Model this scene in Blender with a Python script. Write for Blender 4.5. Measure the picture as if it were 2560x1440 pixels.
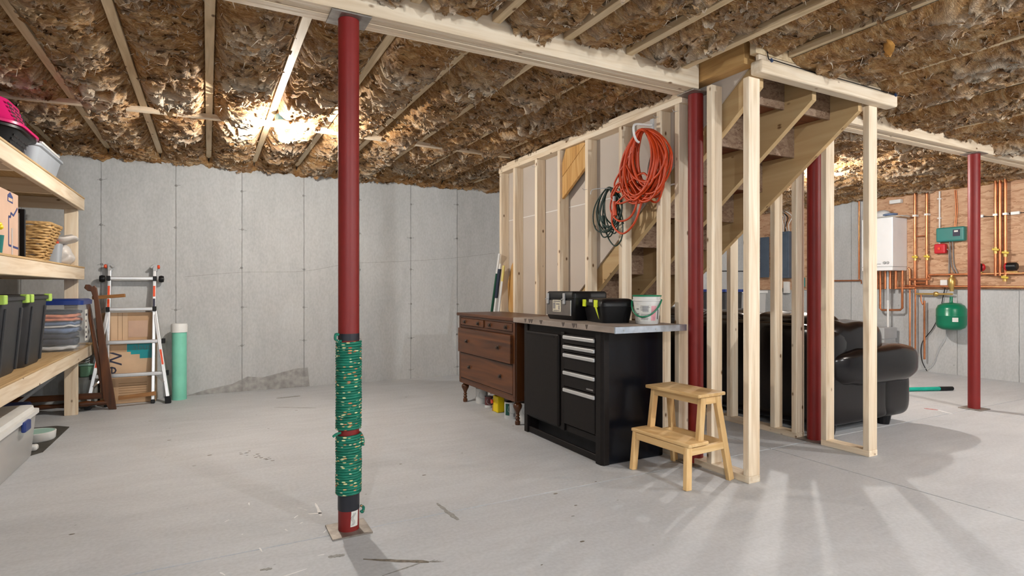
import bpy, bmesh, math, random
import numpy as np
from mathutils import Vector, Matrix, noise as mnoise
random.seed(7)
S = bpy.context.scene
for o in list(bpy.data.objects): bpy.data.objects.remove(o)
C = S.collection
R = math.radians
# ---------------------------------------------------------------- camera, world, exposure
cd = bpy.data.cameras.new('camera'); cam = bpy.data.objects.new('camera', cd); C.objects.link(cam)
cam.location = (0, 0, 1.06); cam.rotation_euler = (R(90), 0, R(-28))
cd.sensor_width = 36; cd.lens = 1430/2560*36; cd.clip_start = .02
S.camera = cam
S.view_settings.view_transform = 'Standard'; S.view_settings.look = 'None'
S.view_settings.gamma = 1; S.view_settings.use_curve_mapping = False
S.view_settings.exposure = 1.26
w = bpy.data.worlds.new('world'); S.world = w; w.use_nodes = True
w.node_tree.nodes['Background'].inputs[0].default_value = (.9, .95, 1, 1)
w.node_tree.nodes['Background'].inputs[1].default_value = .0
P_BULB_LEFT, P_BULB_RIGHT, P_NEAR, P_NEAR_R = 54, 68, 78, 60      # watts of light of each bulb
# ---------------------------------------------------------------- mesh helpers
class MB:
    def __init__(s, M=None): s.v = []; s.f = []; s.M = M
    def add(s, vs, fs):
        b = len(s.v)
        s.v += [tuple(s.M @ Vector(p)) for p in vs] if s.M else [tuple(p) for p in vs]
        s.f += [tuple(b+i for i in f) for f in fs]; return s
    def box(s, x0, x1, y0, y1, z0, z1):
        x0, x1 = sorted((x0, x1)); y0, y1 = sorted((y0, y1)); z0, z1 = sorted((z0, z1))
        return s.add([(x0,y0,z0),(x1,y0,z0),(x1,y1,z0),(x0,y1,z0),(x0,y0,z1),(x1,y0,z1),(x1,y1,z1),(x0,y1,z1)],
                     [(3,2,1,0),(4,5,6,7),(0,1,5,4),(1,2,6,5),(2,3,7,6),(3,0,4,7)])
    def bar(s, p0, p1, wd, ht, up=(0,0,1)):
        p0 = Vector(p0); p1 = Vector(p1); d = (p1-p0).normalized(); u = Vector(up)
        a = d.cross(u).normalized(); u = a.cross(d).normalized(); a *= wd/2; u *= ht/2
        q = [p0-a-u, p0+a-u, p0+a+u, p0-a+u, p1-a-u, p1+a-u, p1+a+u, p1-a+u]
        return s.add(q, [(0,1,2,3),(7,6,5,4),(1,0,4,5),(2,1,5,6),(3,2,6,7),(0,3,7,4)])
    def tube(s, pts, r, n=8, closed=False):
        pts = [Vector(p) for p in pts]; N = len(pts); vs = []; fs = []
        rr = r if isinstance(r, (list, tuple)) else [r]*N
        t0 = (pts[1]-pts[0]).normalized()
        u = t0.orthogonal().normalized()
        for i, p in enumerate(pts):
            a = pts[(i-1) % N] if (closed or i > 0) else p
            b = pts[(i+1) % N] if (closed or i < N-1) else p
            t = (b-a).normalized(); u = (u - t*u.dot(t)); u = u.normalized() if u.length > 1e-6 else t.orthogonal().normalized()
            v = t.cross(u)
            for k in range(n):
                th = 2*math.pi*k/n; vs.append(p + (u*math.cos(th)+v*math.sin(th))*rr[i])
        for i in range(N if closed else N-1):
            j = (i+1) % N
            for k in range(n):
                l = (k+1) % n; fs.append((i*n+k, i*n+l, j*n+l, j*n+k))
        if not closed: fs += [tuple(range(n-1, -1, -1)), tuple((N-1)*n+k for k in range(n))]
        return s.add(vs, fs)
    def cyl(s, p0, p1, r, r2=None, n=16): return s.tube([p0, p1], [r, r if r2 is None else r2], n)
    def lathe(s, prof, c=(0,0,0), n=24, axis='z'):
        vs = []; fs = []; m = len(prof)
        for (r, z) in prof:
            for k in range(n):
                th = 2*math.pi*k/n; a, b = max(r, 1e-4)*math.cos(th), max(r, 1e-4)*math.sin(th)
                q = (a, b, z) if axis == 'z' else ((z, a, b) if axis == 'x' else (a, z, b))
                vs.append((c[0]+q[0], c[1]+q[1], c[2]+q[2]))
        for i in range(m-1):
            for k in range(n):
                l = (k+1) % n; fs.append((i*n+k, i*n+l, (i+1)*n+l, (i+1)*n+k))
        if prof[0][0] > 1e-3: fs.append(tuple(range(n-1, -1, -1)))
        if prof[-1][0] > 1e-3: fs.append(tuple((m-1)*n+k for k in range(n)))
        return s.add(vs, fs)
    def prism(s, poly, axis, a0, a1):
        n = len(poly)
        def q(p, a): return (a, p[0], p[1]) if axis == 'x' else ((p[0], a, p[1]) if axis == 'y' else (p[0], p[1], a))
        vs = [q(p, a0) for p in poly] + [q(p, a1) for p in poly]
        fs = [tuple(range(n-1, -1, -1)), tuple(range(n, 2*n))] + [(i, (i+1) % n, n+(i+1) % n, n+i) for i in range(n)]
        return s.add(vs, fs)
    def ell(s, c, r, nu=20, nv=12, e=1.0):
        vs = []; fs = []
        sg = lambda t: math.copysign(abs(t)**e, t)
        for i in range(nv+1):
            ph = -math.pi/2 + math.pi*i/nv
            for k in range(nu):
                th = 2*math.pi*k/nu
                vs.append((c[0]+r[0]*sg(math.cos(ph))*sg(math.cos(th)), c[1]+r[1]*sg(math.cos(ph))*sg(math.sin(th)), c[2]+r[2]*sg(math.sin(ph))))
        for i in range(nv):
            for k in range(nu):
                l = (k+1) % nu; fs.append((i*nu+k, i*nu+l, (i+1)*nu+l, (i+1)*nu+k))
        return s.add(vs, fs)
    def loft(s, rings, cap=True):
        n = len(rings[0]); vs = [p for r in rings for p in r]; fs = []
        for i in range(len(rings)-1):
            for k in range(n):
                l = (k+1) % n; fs.append((i*n+k, i*n+l, (i+1)*n+l, (i+1)*n+k))
        if cap: fs += [tuple(range(n-1, -1, -1)), tuple((len(rings)-1)*n+k for k in range(n))]
        return s.add(vs, fs)
    def build(s, name, m, parent=None, loc=None, bevel=0, seg=2, smooth=False, ang=40):
        return make(name, s.v, s.f, m, parent, loc, bevel, seg, smooth, ang)
ROOT = {}
def make(name, v, f, m, parent=None, loc=None, bevel=0, seg=2, smooth=False, ang=40):
    v = np.array(v, dtype=float)
    if parent is not None: off = ROOT[parent.name]
    elif loc is not None: off = np.array(loc, float)
    else:
        lo, hi = v.min(0), v.max(0); off = np.array([(lo[0]+hi[0])/2, (lo[1]+hi[1])/2, lo[2]])
    me = bpy.data.meshes.new(name); me.from_pydata((v-off).tolist(), [], f)
    bm = bmesh.new(); bm.from_mesh(me); bmesh.ops.recalc_face_normals(bm, faces=bm.faces); bm.to_mesh(me); bm.free()
    me.materials.append(m)
    if smooth:
        me.polygons.foreach_set('use_smooth', [True]*len(me.polygons)); me.set_sharp_from_angle(angle=R(ang))
    o = bpy.data.objects.new(name, me); C.objects.link(o)
    if parent is not None: o.parent = parent
    else: o.location = off.tolist()
    ROOT[o.name] = off
    if bevel:
        b = o.modifiers.new('bevel', 'BEVEL'); b.width = bevel; b.segments = seg; b.limit_method = 'ANGLE'; b.angle_limit = R(35)
        if smooth: b.harden_normals = True
    return o
def thing(name, loc, label, cat, group=None):
    o = bpy.data.objects.new(name, None); C.objects.link(o); o.location = loc; o.empty_display_size = .1
    ROOT[o.name] = np.array(loc, float); return tag(o, label, cat, group)
def tag(o, label, cat, group=None):
    o['label'] = label; o['category'] = cat
    if group: o['group'] = group
    return o
def struct(o, label=None):
    o['kind'] = 'structure'
    if label: o['label'] = label
    return o
def B(name, m, parent, *a, **k): return MB().box(*a).build(name, m, parent, **k)
def rrect(x0, x1, y0, y1, z, r, n=5):
    pts = []
    for cx, cy, a in ((x1-r, y1-r, 0), (x0+r, y1-r, 90), (x0+r, y0+r, 180), (x1-r, y0+r, 270)):
        for i in range(n+1):
            t = R(a+90*i/n); pts.append((cx+r*math.cos(t), cy+r*math.sin(t), z))
    return pts
def smoothpath(pts, n=6, closed=False):
    P = [Vector(p) for p in pts]; out = []; N = len(P)
    for i in range(N if closed else N-1):
        g = lambda k: P[k % N] if closed else P[min(max(k, 0), N-1)]
        p0, p1, p2, p3 = g(i-1), g(i), g(i+1), g(i+2)
        for k in range(n):
            t = k/n
            out.append(.5*((2*p1)+(p2-p0)*t+(2*p0-5*p1+4*p2-p3)*t*t+(3*p1-p0-3*p2+p3)*t**3))
    if not closed: out.append(P[-1])
    return out
def text(name, s, size, M, m, parent, ext=.0006):
    cu = bpy.data.curves.new('t', 'FONT'); cu.body = s; cu.size = size; cu.extrude = ext; cu.resolution_u = 2
    cu.align_x = 'CENTER'; cu.align_y = 'CENTER'
    to = bpy.data.objects.new('t', cu); C.objects.link(to)
    dg = bpy.context.evaluated_depsgraph_get(); dg.update()
    me = to.evaluated_get(dg).to_mesh()
    v = [tuple(M @ x.co) for x in me.vertices]; f = [tuple(p.vertices) for p in me.polygons]
    to.evaluated_get(dg).to_mesh_clear(); bpy.data.objects.remove(to); bpy.data.curves.remove(cu)
    return make(name, v, f, m, parent)
# ---------------------------------------------------------------- materials
def nodes(name):
    m = bpy.data.materials.new(name); m.use_nodes = True; nt = m.node_tree
    return m, nt, nt.nodes['Principled BSDF']
def N(nt, t, **k):
    n = nt.nodes.new('ShaderNode'+t)
    for a, v in k.items():
        if a in ('operation', 'blend_type', 'data_type', 'feature', 'noise_dimensions', 'interpolation_type', 'distance'): setattr(n, a, v)
        else: n.inputs[a].default_value = v
    return n
def L(nt, a, b): nt.links.new(a, b)
def ramp(nt, fac, stops):
    r = nt.nodes.new('ShaderNodeValToRGB'); e = r.color_ramp.elements
    while len(e) < len(stops): e.new(.5)
    for x, (p, c) in zip(e, stops): x.position = p; x.color = (*c, 1)
    L(nt, fac, r.inputs[0]); return r.outputs[0]
def mixc(nt, fac, a, b, mode='MIX'):
    n = nt.nodes.new('ShaderNodeMix'); n.data_type = 'RGBA'; n.blend_type = mode
    for i, x in ((0, fac), (6, a), (7, b)):
        if hasattr(x, 'is_linked') or isinstance(x, bpy.types.NodeSocket): L(nt, x, n.inputs[i])
        else: n.inputs[i].default_value = x if i == 0 else (*x, 1)
    return n.outputs[2]
def coord(nt, scale=(1,1,1), rnd=False, kind='Object'):
    tc = nt.nodes.new('ShaderNodeTexCoord'); mp = nt.nodes.new('ShaderNodeMapping'); mp.inputs['Scale'].default_value = scale
    L(nt, tc.outputs[kind], mp.inputs[0])
    if rnd:
        oi = nt.nodes.new('ShaderNodeObjectInfo'); ml = N(nt, 'Math', operation='MULTIPLY'); ml.inputs[1].default_value = 37
        L(nt, oi.outputs['Random'], ml.inputs[0]); cb = nt.nodes.new('ShaderNodeCombineXYZ')
        for i in range(3): L(nt, ml.outputs[0], cb.inputs[i])
        L(nt, cb.outputs[0], mp.inputs['Location'])
    return mp.outputs[0]
def bump(nt, bs, h, st=.3, dist=.01):
    b = nt.nodes.new('ShaderNodeBump'); b.inputs['Strength'].default_value = st; b.inputs['Distance'].default_value = dist
    L(nt, h, b.inputs['Height']); L(nt, b.outputs[0], bs.inputs['Normal'])
def pbr(name, col, rough=.5, metal=0, var=.12, sc=9, stretch=(1,1,1), bmp=0, spec=.5, bsc=None, trans=0, alpha=None, coat=0):
    m, nt, bs = nodes(name)
    bs.inputs['Roughness'].default_value = rough; bs.inputs['Metallic'].default_value = metal
    bs.inputs['Specular IOR Level'].default_value = spec; bs.inputs['Transmission Weight'].default_value = trans
    bs.inputs['Coat Weight'].default_value = coat
    co = coord(nt, stretch, True); n = N(nt, 'TexNoise', Scale=sc, Detail=5); L(nt, co, n.inputs[0])
    lo = tuple(c*(1-var) for c in col); hi = tuple(min(1, c*(1+var)) for c in col)
    L(nt, ramp(nt, n.outputs[0], [(.3, lo), (.7, hi)]), bs.inputs['Base Color'])
    if bmp:
        n2 = N(nt, 'TexNoise', Scale=bsc or sc*8, Detail=4); L(nt, co, n2.inputs[0]); bump(nt, bs, n2.outputs[0], bmp, .004)
    return m
def wood(name, cols, axis, rough=.6, knots=True, gs=26, spec=.3, bmp=.15):
    m, nt, bs = nodes(name); bs.inputs['Roughness'].default_value = rough; bs.inputs['Specular IOR Level'].default_value = spec
    st = [1, 1, 1]; st['xyz'.index(axis)] = .06
    co = coord(nt, tuple(st), True)
    n = N(nt, 'TexNoise', Scale=gs, Detail=6, Distortion=1.2); L(nt, co, n.inputs[0])
    base = ramp(nt, n.outputs[0], [(.3, cols[0]), (.5, cols[1]), (.72, cols[2])])
    oi = nt.nodes.new('ShaderNodeObjectInfo'); hs = N(nt, 'HueSaturation')
    mr = N(nt, 'MapRange'); mr.inputs[3].default_value = .88; mr.inputs[4].default_value = 1.1
    L(nt, oi.outputs['Random'], mr.inputs[0]); L(nt, mr.outputs[0], hs.inputs['Value']); L(nt, base, hs.inputs['Color'])
    out = hs.outputs[0]
    if knots:
        st2 = [1, 1, 1]; st2['xyz'.index(axis)] = .55
        c2 = coord(nt, tuple(st2), True); vo = N(nt, 'TexVoronoi', Scale=15); L(nt, c2, vo.inputs[0])
        k = ramp(nt, vo.outputs['Distance'], [(.07, (1,1,1)), (.16, (0,0,0))])
        sp = nt.nodes.new('ShaderNodeSeparateColor'); L(nt, vo.outputs['Color'], sp.inputs[0])
        gt = N(nt, 'Math', operation='GREATER_THAN'); gt.inputs[1].default_value = .62; L(nt, sp.outputs[0], gt.inputs[0])
        mu = N(nt, 'Math', operation='MULTIPLY'); L(nt, k, mu.inputs[0]); L(nt, gt.outputs[0], mu.inputs[1])
        out = mixc(nt, mu.outputs[0], out, (.16, .08, .03))
    L(nt, out, bs.inputs['Base Color']); bump(nt, bs, n.outputs[0], bmp, .002)
    return m
PINE = [(.64, .50, .34), (.76, .63, .47), (.83, .73, .58)]
PX, PY, PZ = (wood('pine_'+a, PINE, a) for a in 'xyz')
BIRCH = [(.60, .37, .15), (.70, .46, .21), (.77, .55, .28)]
SX, SY, SZ = (wood('birch_'+a, BIRCH, a, .45, False) for a in 'xyz')
MAHO = [(.035, .011, .003), (.088, .027, .006), (.14, .045, .010)]
DY, DZ, DX = (wood('mahogany_'+a, MAHO, a, .38, False, 14, .5) for a in 'yzx')
JOIST = wood('joist_wood', [(.50, .37, .21), (.66, .51, .32), (.76, .62, .42)], 'y')
TREAD = wood('tread_wood', [(.10, .03, .012), (.17, .055, .022), (.22, .08, .03)], 'x', .6, False)
def concrete(name, a, b, c, pits=.6, wallish=False, rough=.75):
    m, nt, bs = nodes(name); bs.inputs['Roughness'].default_value = rough; bs.inputs['Specular IOR Level'].default_value = .35
    co = coord(nt, (1, 1, .5) if wallish else (1, 1, 1), kind='Object')
    n1 = N(nt, 'TexNoise', Scale=1.1, Detail=7, Roughness=.62, Distortion=.5); L(nt, co, n1.inputs[0])
    n2 = N(nt, 'TexNoise', Scale=60, Detail=4); L(nt, co, n2.inputs[0])
    base = ramp(nt, n1.outputs[0], [(.3, a), (.5, b), (.7, c)])
    sc = coord(nt, (2.2, 2.2, .5) if wallish else (.8, 3.2, 1)); n3 = N(nt, 'TexNoise', Scale=3, Detail=6, Distortion=.8); L(nt, sc, n3.inputs[0])
    base = mixc(nt, .35, base, ramp(nt, n3.outputs[0], [(.35, tuple(x*.8 for x in b)), (.65, tuple(min(1, x*1.12) for x in b))]))
    base = mixc(nt, .25, base, ramp(nt, n2.outputs[0], [(.35, tuple(x*.75 for x in b)), (.65, tuple(min(1, x*1.2) for x in b))]))
    vo = N(nt, 'TexVoronoi', Scale=11); L(nt, co, vo.inputs[0])
    k = ramp(nt, vo.outputs['Distance'], [(.03, (1, 1, 1)), (.075, (0, 0, 0))])
    sp = nt.nodes.new('ShaderNodeSeparateColor'); L(nt, vo.outputs['Color'], sp.inputs[0])
    gt = N(nt, 'Math', operation='GREATER_THAN'); gt.inputs[1].default_value = .8; L(nt, sp.outputs[1], gt.inputs[0])
    mu = N(nt, 'Math', operation='MULTIPLY'); L(nt, k, mu.inputs[0]); L(nt, gt.outputs[0], mu.inputs[1])
    mu2 = N(nt, 'Math', operation='MULTIPLY'); L(nt, mu.outputs[0], mu2.inputs[0]); mu2.inputs[1].default_value = pits
    base = mixc(nt, mu2.outputs[0], base, tuple(x*.35 for x in a))
    L(nt, base, bs.inputs['Base Color']); bump(nt, bs, n2.outputs[0], .12, .003)
    return m
CW = concrete('concrete_wall', (.36, .37, .372), (.465, .475, .477), (.545, .555, .552), .7, True)
CF = concrete('concrete_floor', (.395, .41, .43), (.475, .49, .51), (.535, .55, .565), .5, False, .6)
SEAM = pbr('seam_grey', (.23, .23, .225), .9, var=.35)
STAIN = pbr('stain_grey', (.27, .265, .25), .8, var=.3, sc=60)
STAIN2 = pbr('stain_brown', (.17, .145, .115), .8, var=.4, sc=60)
PAINTDOT = pbr('paint_white', (.7, .7, .7), .7, var=.1)
def insulation():
    m, nt, bs = nodes('fiberglass'); bs.inputs['Roughness'].default_value = .9; bs.inputs['Specular IOR Level'].default_value = .15
    co = coord(nt, (4, 9, 6)); n1 = N(nt, 'TexNoise', Scale=1, Detail=8, Roughness=.65, Distortion=1.6); L(nt, co, n1.inputs[0])
    c2 = coord(nt, (18, 70, 40)); n2 = N(nt, 'TexNoise', Scale=1, Detail=5, Roughness=.7, Distortion=2.2); L(nt, c2, n2.inputs[0])
    at = nt.nodes.new('ShaderNodeAttribute'); at.attribute_name = 'ridge'
    base = ramp(nt, n1.outputs[0], [(.34, (.13, .045, .012)), (.46, (.43, .19, .055)), (.56, (.72, .42, .175)), (.70, (.92, .72, .46))])
    fine = ramp(nt, n2.outputs[0], [(.40, (.19, .075, .022)), (.54, (.60, .34, .13)), (.66, (.92, .77, .56))])
    base = mixc(nt, .42, base, fine)
    base = mixc(nt, at.outputs['Fac'], base, (.92, .84, .70))
    L(nt, base, bs.inputs['Base Color'])
    c3 = coord(nt, (7, 46, 20)); n3 = N(nt, 'TexNoise', Scale=1, Detail=3, Roughness=.55, Distortion=1.4); L(nt, c3, n3.inputs[0])
    r3 = ramp(nt, n3.outputs[0], [(.36, (0, 0, 0)), (.50, (1, 1, 1)), (.64, (0, 0, 0))])
    ad = N(nt, 'Math', operation='ADD'); L(nt, n1.outputs[0], ad.inputs[0]); L(nt, n2.outputs[0], ad.inputs[1])
    a2 = N(nt, 'Math', operation='MULTIPLY_ADD'); L(nt, r3, a2.inputs[0]); a2.inputs[1].default_value = .28; L(nt, ad.outputs[0], a2.inputs[2])
    bump(nt, bs, a2.outputs[0], .9, .026)
    return m
INS = insulation()
FIB = pbr('fiber_pale', (.70, .60, .48), .9, var=.25)
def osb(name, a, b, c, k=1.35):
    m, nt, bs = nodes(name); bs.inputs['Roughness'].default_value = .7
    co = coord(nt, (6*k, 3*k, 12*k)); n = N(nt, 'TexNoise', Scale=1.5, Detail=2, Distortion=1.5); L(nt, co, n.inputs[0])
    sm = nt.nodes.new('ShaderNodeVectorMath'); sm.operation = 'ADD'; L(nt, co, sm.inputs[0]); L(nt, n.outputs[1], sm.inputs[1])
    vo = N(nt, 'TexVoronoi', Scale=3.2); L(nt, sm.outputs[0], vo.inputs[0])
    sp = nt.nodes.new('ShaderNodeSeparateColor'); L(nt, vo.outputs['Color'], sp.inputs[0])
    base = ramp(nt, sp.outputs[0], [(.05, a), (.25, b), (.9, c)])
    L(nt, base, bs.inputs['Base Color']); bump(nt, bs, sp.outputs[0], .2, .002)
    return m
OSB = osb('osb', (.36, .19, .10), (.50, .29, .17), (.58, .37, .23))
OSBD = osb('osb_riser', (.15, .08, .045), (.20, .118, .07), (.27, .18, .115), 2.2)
RED = pbr('red_paint', (.20, .0075, .006), .5, var=.10, sc=4, bmp=.08)
STEEL = pbr('steel_plate', (.30, .27, .24), .5, .7, var=.3, sc=25)
BLACK = pbr('black_plastic', (.006, .006, .007), .42, var=.3, spec=.3)
TAPE = pbr('black_tape', (.012, .013, .02), .4, var=.3)
TOTE = pbr('charcoal_plastic', (.022, .023, .027), .5, var=.2, bmp=.1)
CABM = pbr('cabinet_black', (.010, .0075, .007), .5, var=.15, sc=40, bmp=.08, bsc=500, spec=.22)
CABS = pbr('cabinet_side', (.003, .004, .007), .25, var=.15, sc=30, bmp=.03, bsc=300, spec=.35)
SILV = pbr('silver_bar', (.62, .62, .62), .4, .55, var=.05)
ALU = pbr('aluminium', (.70, .71, .72), .35, .75, var=.05)
GALV = pbr('galvanised', (.52, .58, .66), .35, .85, var=.15, sc=30)
LAM = pbr('worktop_laminate', (.29, .24, .205), .7, var=.25, sc=14, stretch=(1, .4, 1))
LAMD = pbr('worktop_chip', (.09, .07, .06), .8, var=.3)
LIME = pbr('lime_tape', (.68, .82, .03), .5, var=.05)
LIMEH = pbr('lime_latch', (.40, .62, .10), .5, var=.05)
WHITE = pbr('white_plastic', (.74, .74, .72), .4, var=.04)
WPAINT = pbr('white_enamel', (.80, .81, .82), .3, var=.02)
GREYM = pbr('grey_metal', (.42, .43, .44), .45, .1, var=.05)
PAPER = pbr('paper', (.72, .72, .68), .7, var=.06)
PINK = pbr('pink_print', (.75, .35, .40), .6, var=.15, sc=40)
INK = pbr('ink_grey', (.22, .21, .21), .7, var=.2)
INKD = pbr('ink_dark', (.03, .03, .06), .6, var=.2)
BLUEI = pbr('ink_blue', (.025, .045, .17), .6, var=.1)
TEAL = pbr('teal_tape', (.0, .27, .30), .4, var=.1)
CARD = pbr('cardboard', (.52, .34, .20), .8, var=.12, sc=6)
CARD2 = pbr('cardboard_light', (.60, .42, .27), .8, var=.10, sc=6)
CARDP = pbr('cardboard_pink', (.56, .38, .28), .8, var=.08, sc=6)
GREENP = pbr('green_plastic', (.0, .20, .09), .35, var=.05)
MINT = pbr('mint_paint', (.20, .60, .45), .5, var=.07, bmp=.05)
MINTP = pbr('mint_glaze', (.42, .66, .58), .3, var=.04)
HOT = pbr('hot_pink', (.60, .012, .14), .3, var=.04)
GTUB = pbr('grey_tub', (.40, .44, .49), .45, var=.05)
BLUEL = pbr('blue_lid', (.012, .035, .19), .4, var=.1)
WICK = pbr('wicker', (.48, .30, .12), .7, var=.35, sc=40)
ORANGE = pbr('orange_cord', (.56, .055, .008), .4, var=.12)
DGREEN = pbr('dark_green_cord', (.006, .030, .022), .45, var=.2)
LEATH = pbr('leather', (.003, .0018, .0024), .22, var=.3, sc=8, bmp=.07, bsc=60, spec=.36)
COPPER = pbr('copper', (.62, .24, .11), .32, .9, var=.15, sc=14)
BRASS = pbr('brass', (.62, .42, .14), .35, .85, var=.1)
LEVY = pbr('lever_yellow', (.62, .45, .04), .45, var=.06)
YEL = pbr('yellow', (.85, .62, .0), .45, var=.06)
REDP = pbr('red_plastic', (.55, .01, .02), .35, var=.08)
ORED = pbr('orange_red', (.75, .08, .02), .35, var=.06)
TEALBOX = pbr('teal_enamel', (.02, .19, .17), .4, var=.05)
TANK = pbr('green_enamel', (.0, .17, .085), .28, var=.05)
PANEL = pbr('panel_grey', (.085, .115, .16), .5, .2, var=.1)
PVC = pbr('pvc', (.72, .72, .70), .4, var=.03)
DRYW = pbr('drywall', (.52, .46, .405), .9, var=.04, sc=3, bmp=.06, bsc=200)
DRYE = pbr('drywall_joint', (.74, .72, .69), .9, var=.03)
AMBER = wood('amber_board', [(.42, .22, .07), (.56, .31, .10), (.63, .40, .17)], 'z', .5, True)
CLOTHB = pbr('cloth_blue', (.13, .19, .32), .9, var=.3, sc=20)
CLOTHO = pbr('cloth_salmon', (.62, .22, .12), .9, var=.3, sc=20)
CLOTHD = pbr('cloth_navy', (.03, .035, .06), .9, var=.3, sc=20)
CLOTHW = pbr('cloth_white', (.6, .6, .6), .9, var=.15, sc=20)
DARK = pbr('dark_grey', (.03, .03, .032), .6, var=.3)
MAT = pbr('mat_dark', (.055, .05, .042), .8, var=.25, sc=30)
BLUEB = pbr('box_blue', (.06, .22, .40), .5, var=.15)
def clear(name, col, rough, tr):
    m, nt, bs = nodes(name); bs.inputs['Base Color'].default_value = (*col, 1); bs.inputs['Roughness'].default_value = rough
    t = nt.nodes.new('ShaderNodeBsdfTransparent'); mx = nt.nodes.new('ShaderNodeMixShader'); mx.inputs[0].default_value = tr
    L(nt, bs.outputs[0], mx.inputs[1]); L(nt, t.outputs[0], mx.inputs[2]); L(nt, mx.outputs[0], nt.nodes['Material Output'].inputs[0])
    return m
CLEAR = clear('clear_plastic', (.75, .8, .84), .12, .84)
FROST = clear('frosted_plastic', (.72, .71, .69), .35, .42)
GLASS = clear('glass_jar', (.8, .85, .85), .05, .75)
BAG = pbr('bag_plastic', (.66, .62, .58), .3, var=.15, sc=12)
def emit(name, watts, r, col=(1, .93, .84)):
    m, nt, bs = nodes(name); nt.nodes.remove(bs); e = nt.nodes.new('ShaderNodeEmission')
    e.inputs[0].default_value = (*col, 1); e.inputs[1].default_value = watts/(math.pi*4*math.pi*r*r)
    L(nt, e.outputs[0], nt.nodes['Material Output'].inputs[0]); return m
def ropemat():
    m, nt, bs = nodes('rope_green'); bs.inputs['Roughness'].default_value = .6
    co = coord(nt, (40, 40, 120)); vo = N(nt, 'TexVoronoi', Scale=1); L(nt, co, vo.inputs[0])
    k = ramp(nt, vo.outputs['Distance'], [(.30, (1, 1, 1)), (.40, (0, 0, 0))])
    sp = nt.nodes.new('ShaderNodeSeparateColor'); L(nt, vo.outputs['Color'], sp.inputs[0])
    gt = N(nt, 'Math', operation='GREATER_THAN'); gt.inputs[1].default_value = .48; L(nt, sp.outputs[0], gt.inputs[0])
    mu = N(nt, 'Math', operation='MULTIPLY'); L(nt, k, mu.inputs[0]); L(nt, gt.outputs[0], mu.inputs[1])
    fleck = ramp(nt, sp.outputs[1], [(.0, (.80, .72, .34)), (.55, (.82, .78, .5)), (.75, (.6, .13, .05)), (1, (.75, .5, .2))])
    n = N(nt, 'TexNoise', Scale=.6, Detail=3); L(nt, co, n.inputs[0])
    g = ramp(nt, n.outputs[0], [(.3, (.0, .10, .06)), (.7, (.005, .22, .14))])
    L(nt, mixc(nt, mu.outputs[0], g, fleck), bs.inputs['Base Color']); return m
ROPE = ropemat()
# ---------------------------------------------------------------- numpy noise
def _h(i, j, s):
    h = (i.astype(np.int64)*374761393 + j.astype(np.int64)*668265263 + s*69069) & 0xffffffff
    h = ((h ^ (h >> 13))*1274126177) & 0xffffffff
    return ((h ^ (h >> 16)) & 0xffff)/65535.0*2*np.pi
def gn(x, y, s=0):
    i = np.floor(x); j = np.floor(y); fx = x-i; fy = y-j
    u = fx*fx*fx*(fx*(fx*6-15)+10); v = fy*fy*fy*(fy*(fy*6-15)+10)
    def g(a, b):
        t = _h(i+a, j+b, s); return np.cos(t)*(fx-a)+np.sin(t)*(fy-b)
    return ((g(0,0)*(1-u)+g(1,0)*u)*(1-v)+(g(0,1)*(1-u)+g(1,1)*u)*v)*1.5
# ================================================================ SETTING
XL, XR, YF, YB, ZC = -1.62, 8.05, -3.0, 6.47, 2.58
floor = struct(B('floor', pbr('joint_dark', (.035, .033, .03), .9), None, XL-.2, XR+.2, YF-.2, YB+.2, -.2, -.012, loc=(0,0,0)), 'grey concrete basement floor with sawn joints')  # near-black base plane, visible only through the gaps between slabs
xs = [XL, 3.28, 5.82, XR]; ys = [YF, 2.53, YB]; g = .0038
for i in range(3):
    for j in range(2):
        B('slab', CF, floor, xs[i]+(g if i else 0), xs[i+1]-(g if i < 2 else 0), ys[j]+(g if j else 0), ys[j+1]-(0 if j else g), -.012, 0, bevel=.0015, seg=1)
wb = struct(B('wall_back', CW, None, XL-.2, XR+.2, YB, YB+.2, -.2, ZC+.05, loc=(0,0,0)), 'poured concrete back wall with form seams')
wr = struct(B('wall_right', CW, None, XR, XR+.2, YF-.2, YB, -.2, ZC+.05, loc=(0,0,0)), 'poured concrete right wall behind the boiler')
struct(B('wall_left', CW, None, XL-.2, XL, YF-.2, YB, -.2, ZC+.05, loc=(0,0,0)))
struct(B('wall_front', CW, None, XL, XR, YF-.2, YF, -.2, ZC+.05, loc=(0,0,0)))
def wob(a, z0, z1, n, amp):
    return [(a+random.uniform(-amp, amp), z0+(z1-z0)*i/n) for i in range(n+1)]
for sx in (-1.45, -.873, -.275, .309, .911, 1.50, 2.098, 2.684, 3.3, 5.1, 6.3, 7.2):
    m = MB(); q = wob(sx, .0, 2.32, 22, .0014)
    m.tube([(x, YB, z) for x, z in q], .0030, 5); m.build('form_seam', SEAM, wb)
    if sx < 3:
        for z in (.11, .48, .865, 1.265, 1.66, 2.06):
            if random.random() < .88:
                t = MB(); zz = z+random.uniform(-.02, .02)
                t.lathe([(.004, -.003), (.013, -.001), (.006, .002)], (sx+random.uniform(-.004, .004), YB, zz), 8, 'y')
                for s_ in (-1, 1):
                    if random.random() < .7: t.bar((sx+s_*.012, YB, zz), (sx+s_*random.uniform(.02, .05), YB, zz+random.uniform(-.012, .012)), .003, .004)
                t.build('tie_mark', SEAM, wb)
for sy in (3.0, 3.60, 4.9):
    MB().tube([(XR, y, z) for y, z in wob(sy, 0, 1.03 if sy < 4.4 else 2.3, 20, .0015)], .003, 5).build('form_seam', SEAM, wr)
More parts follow.
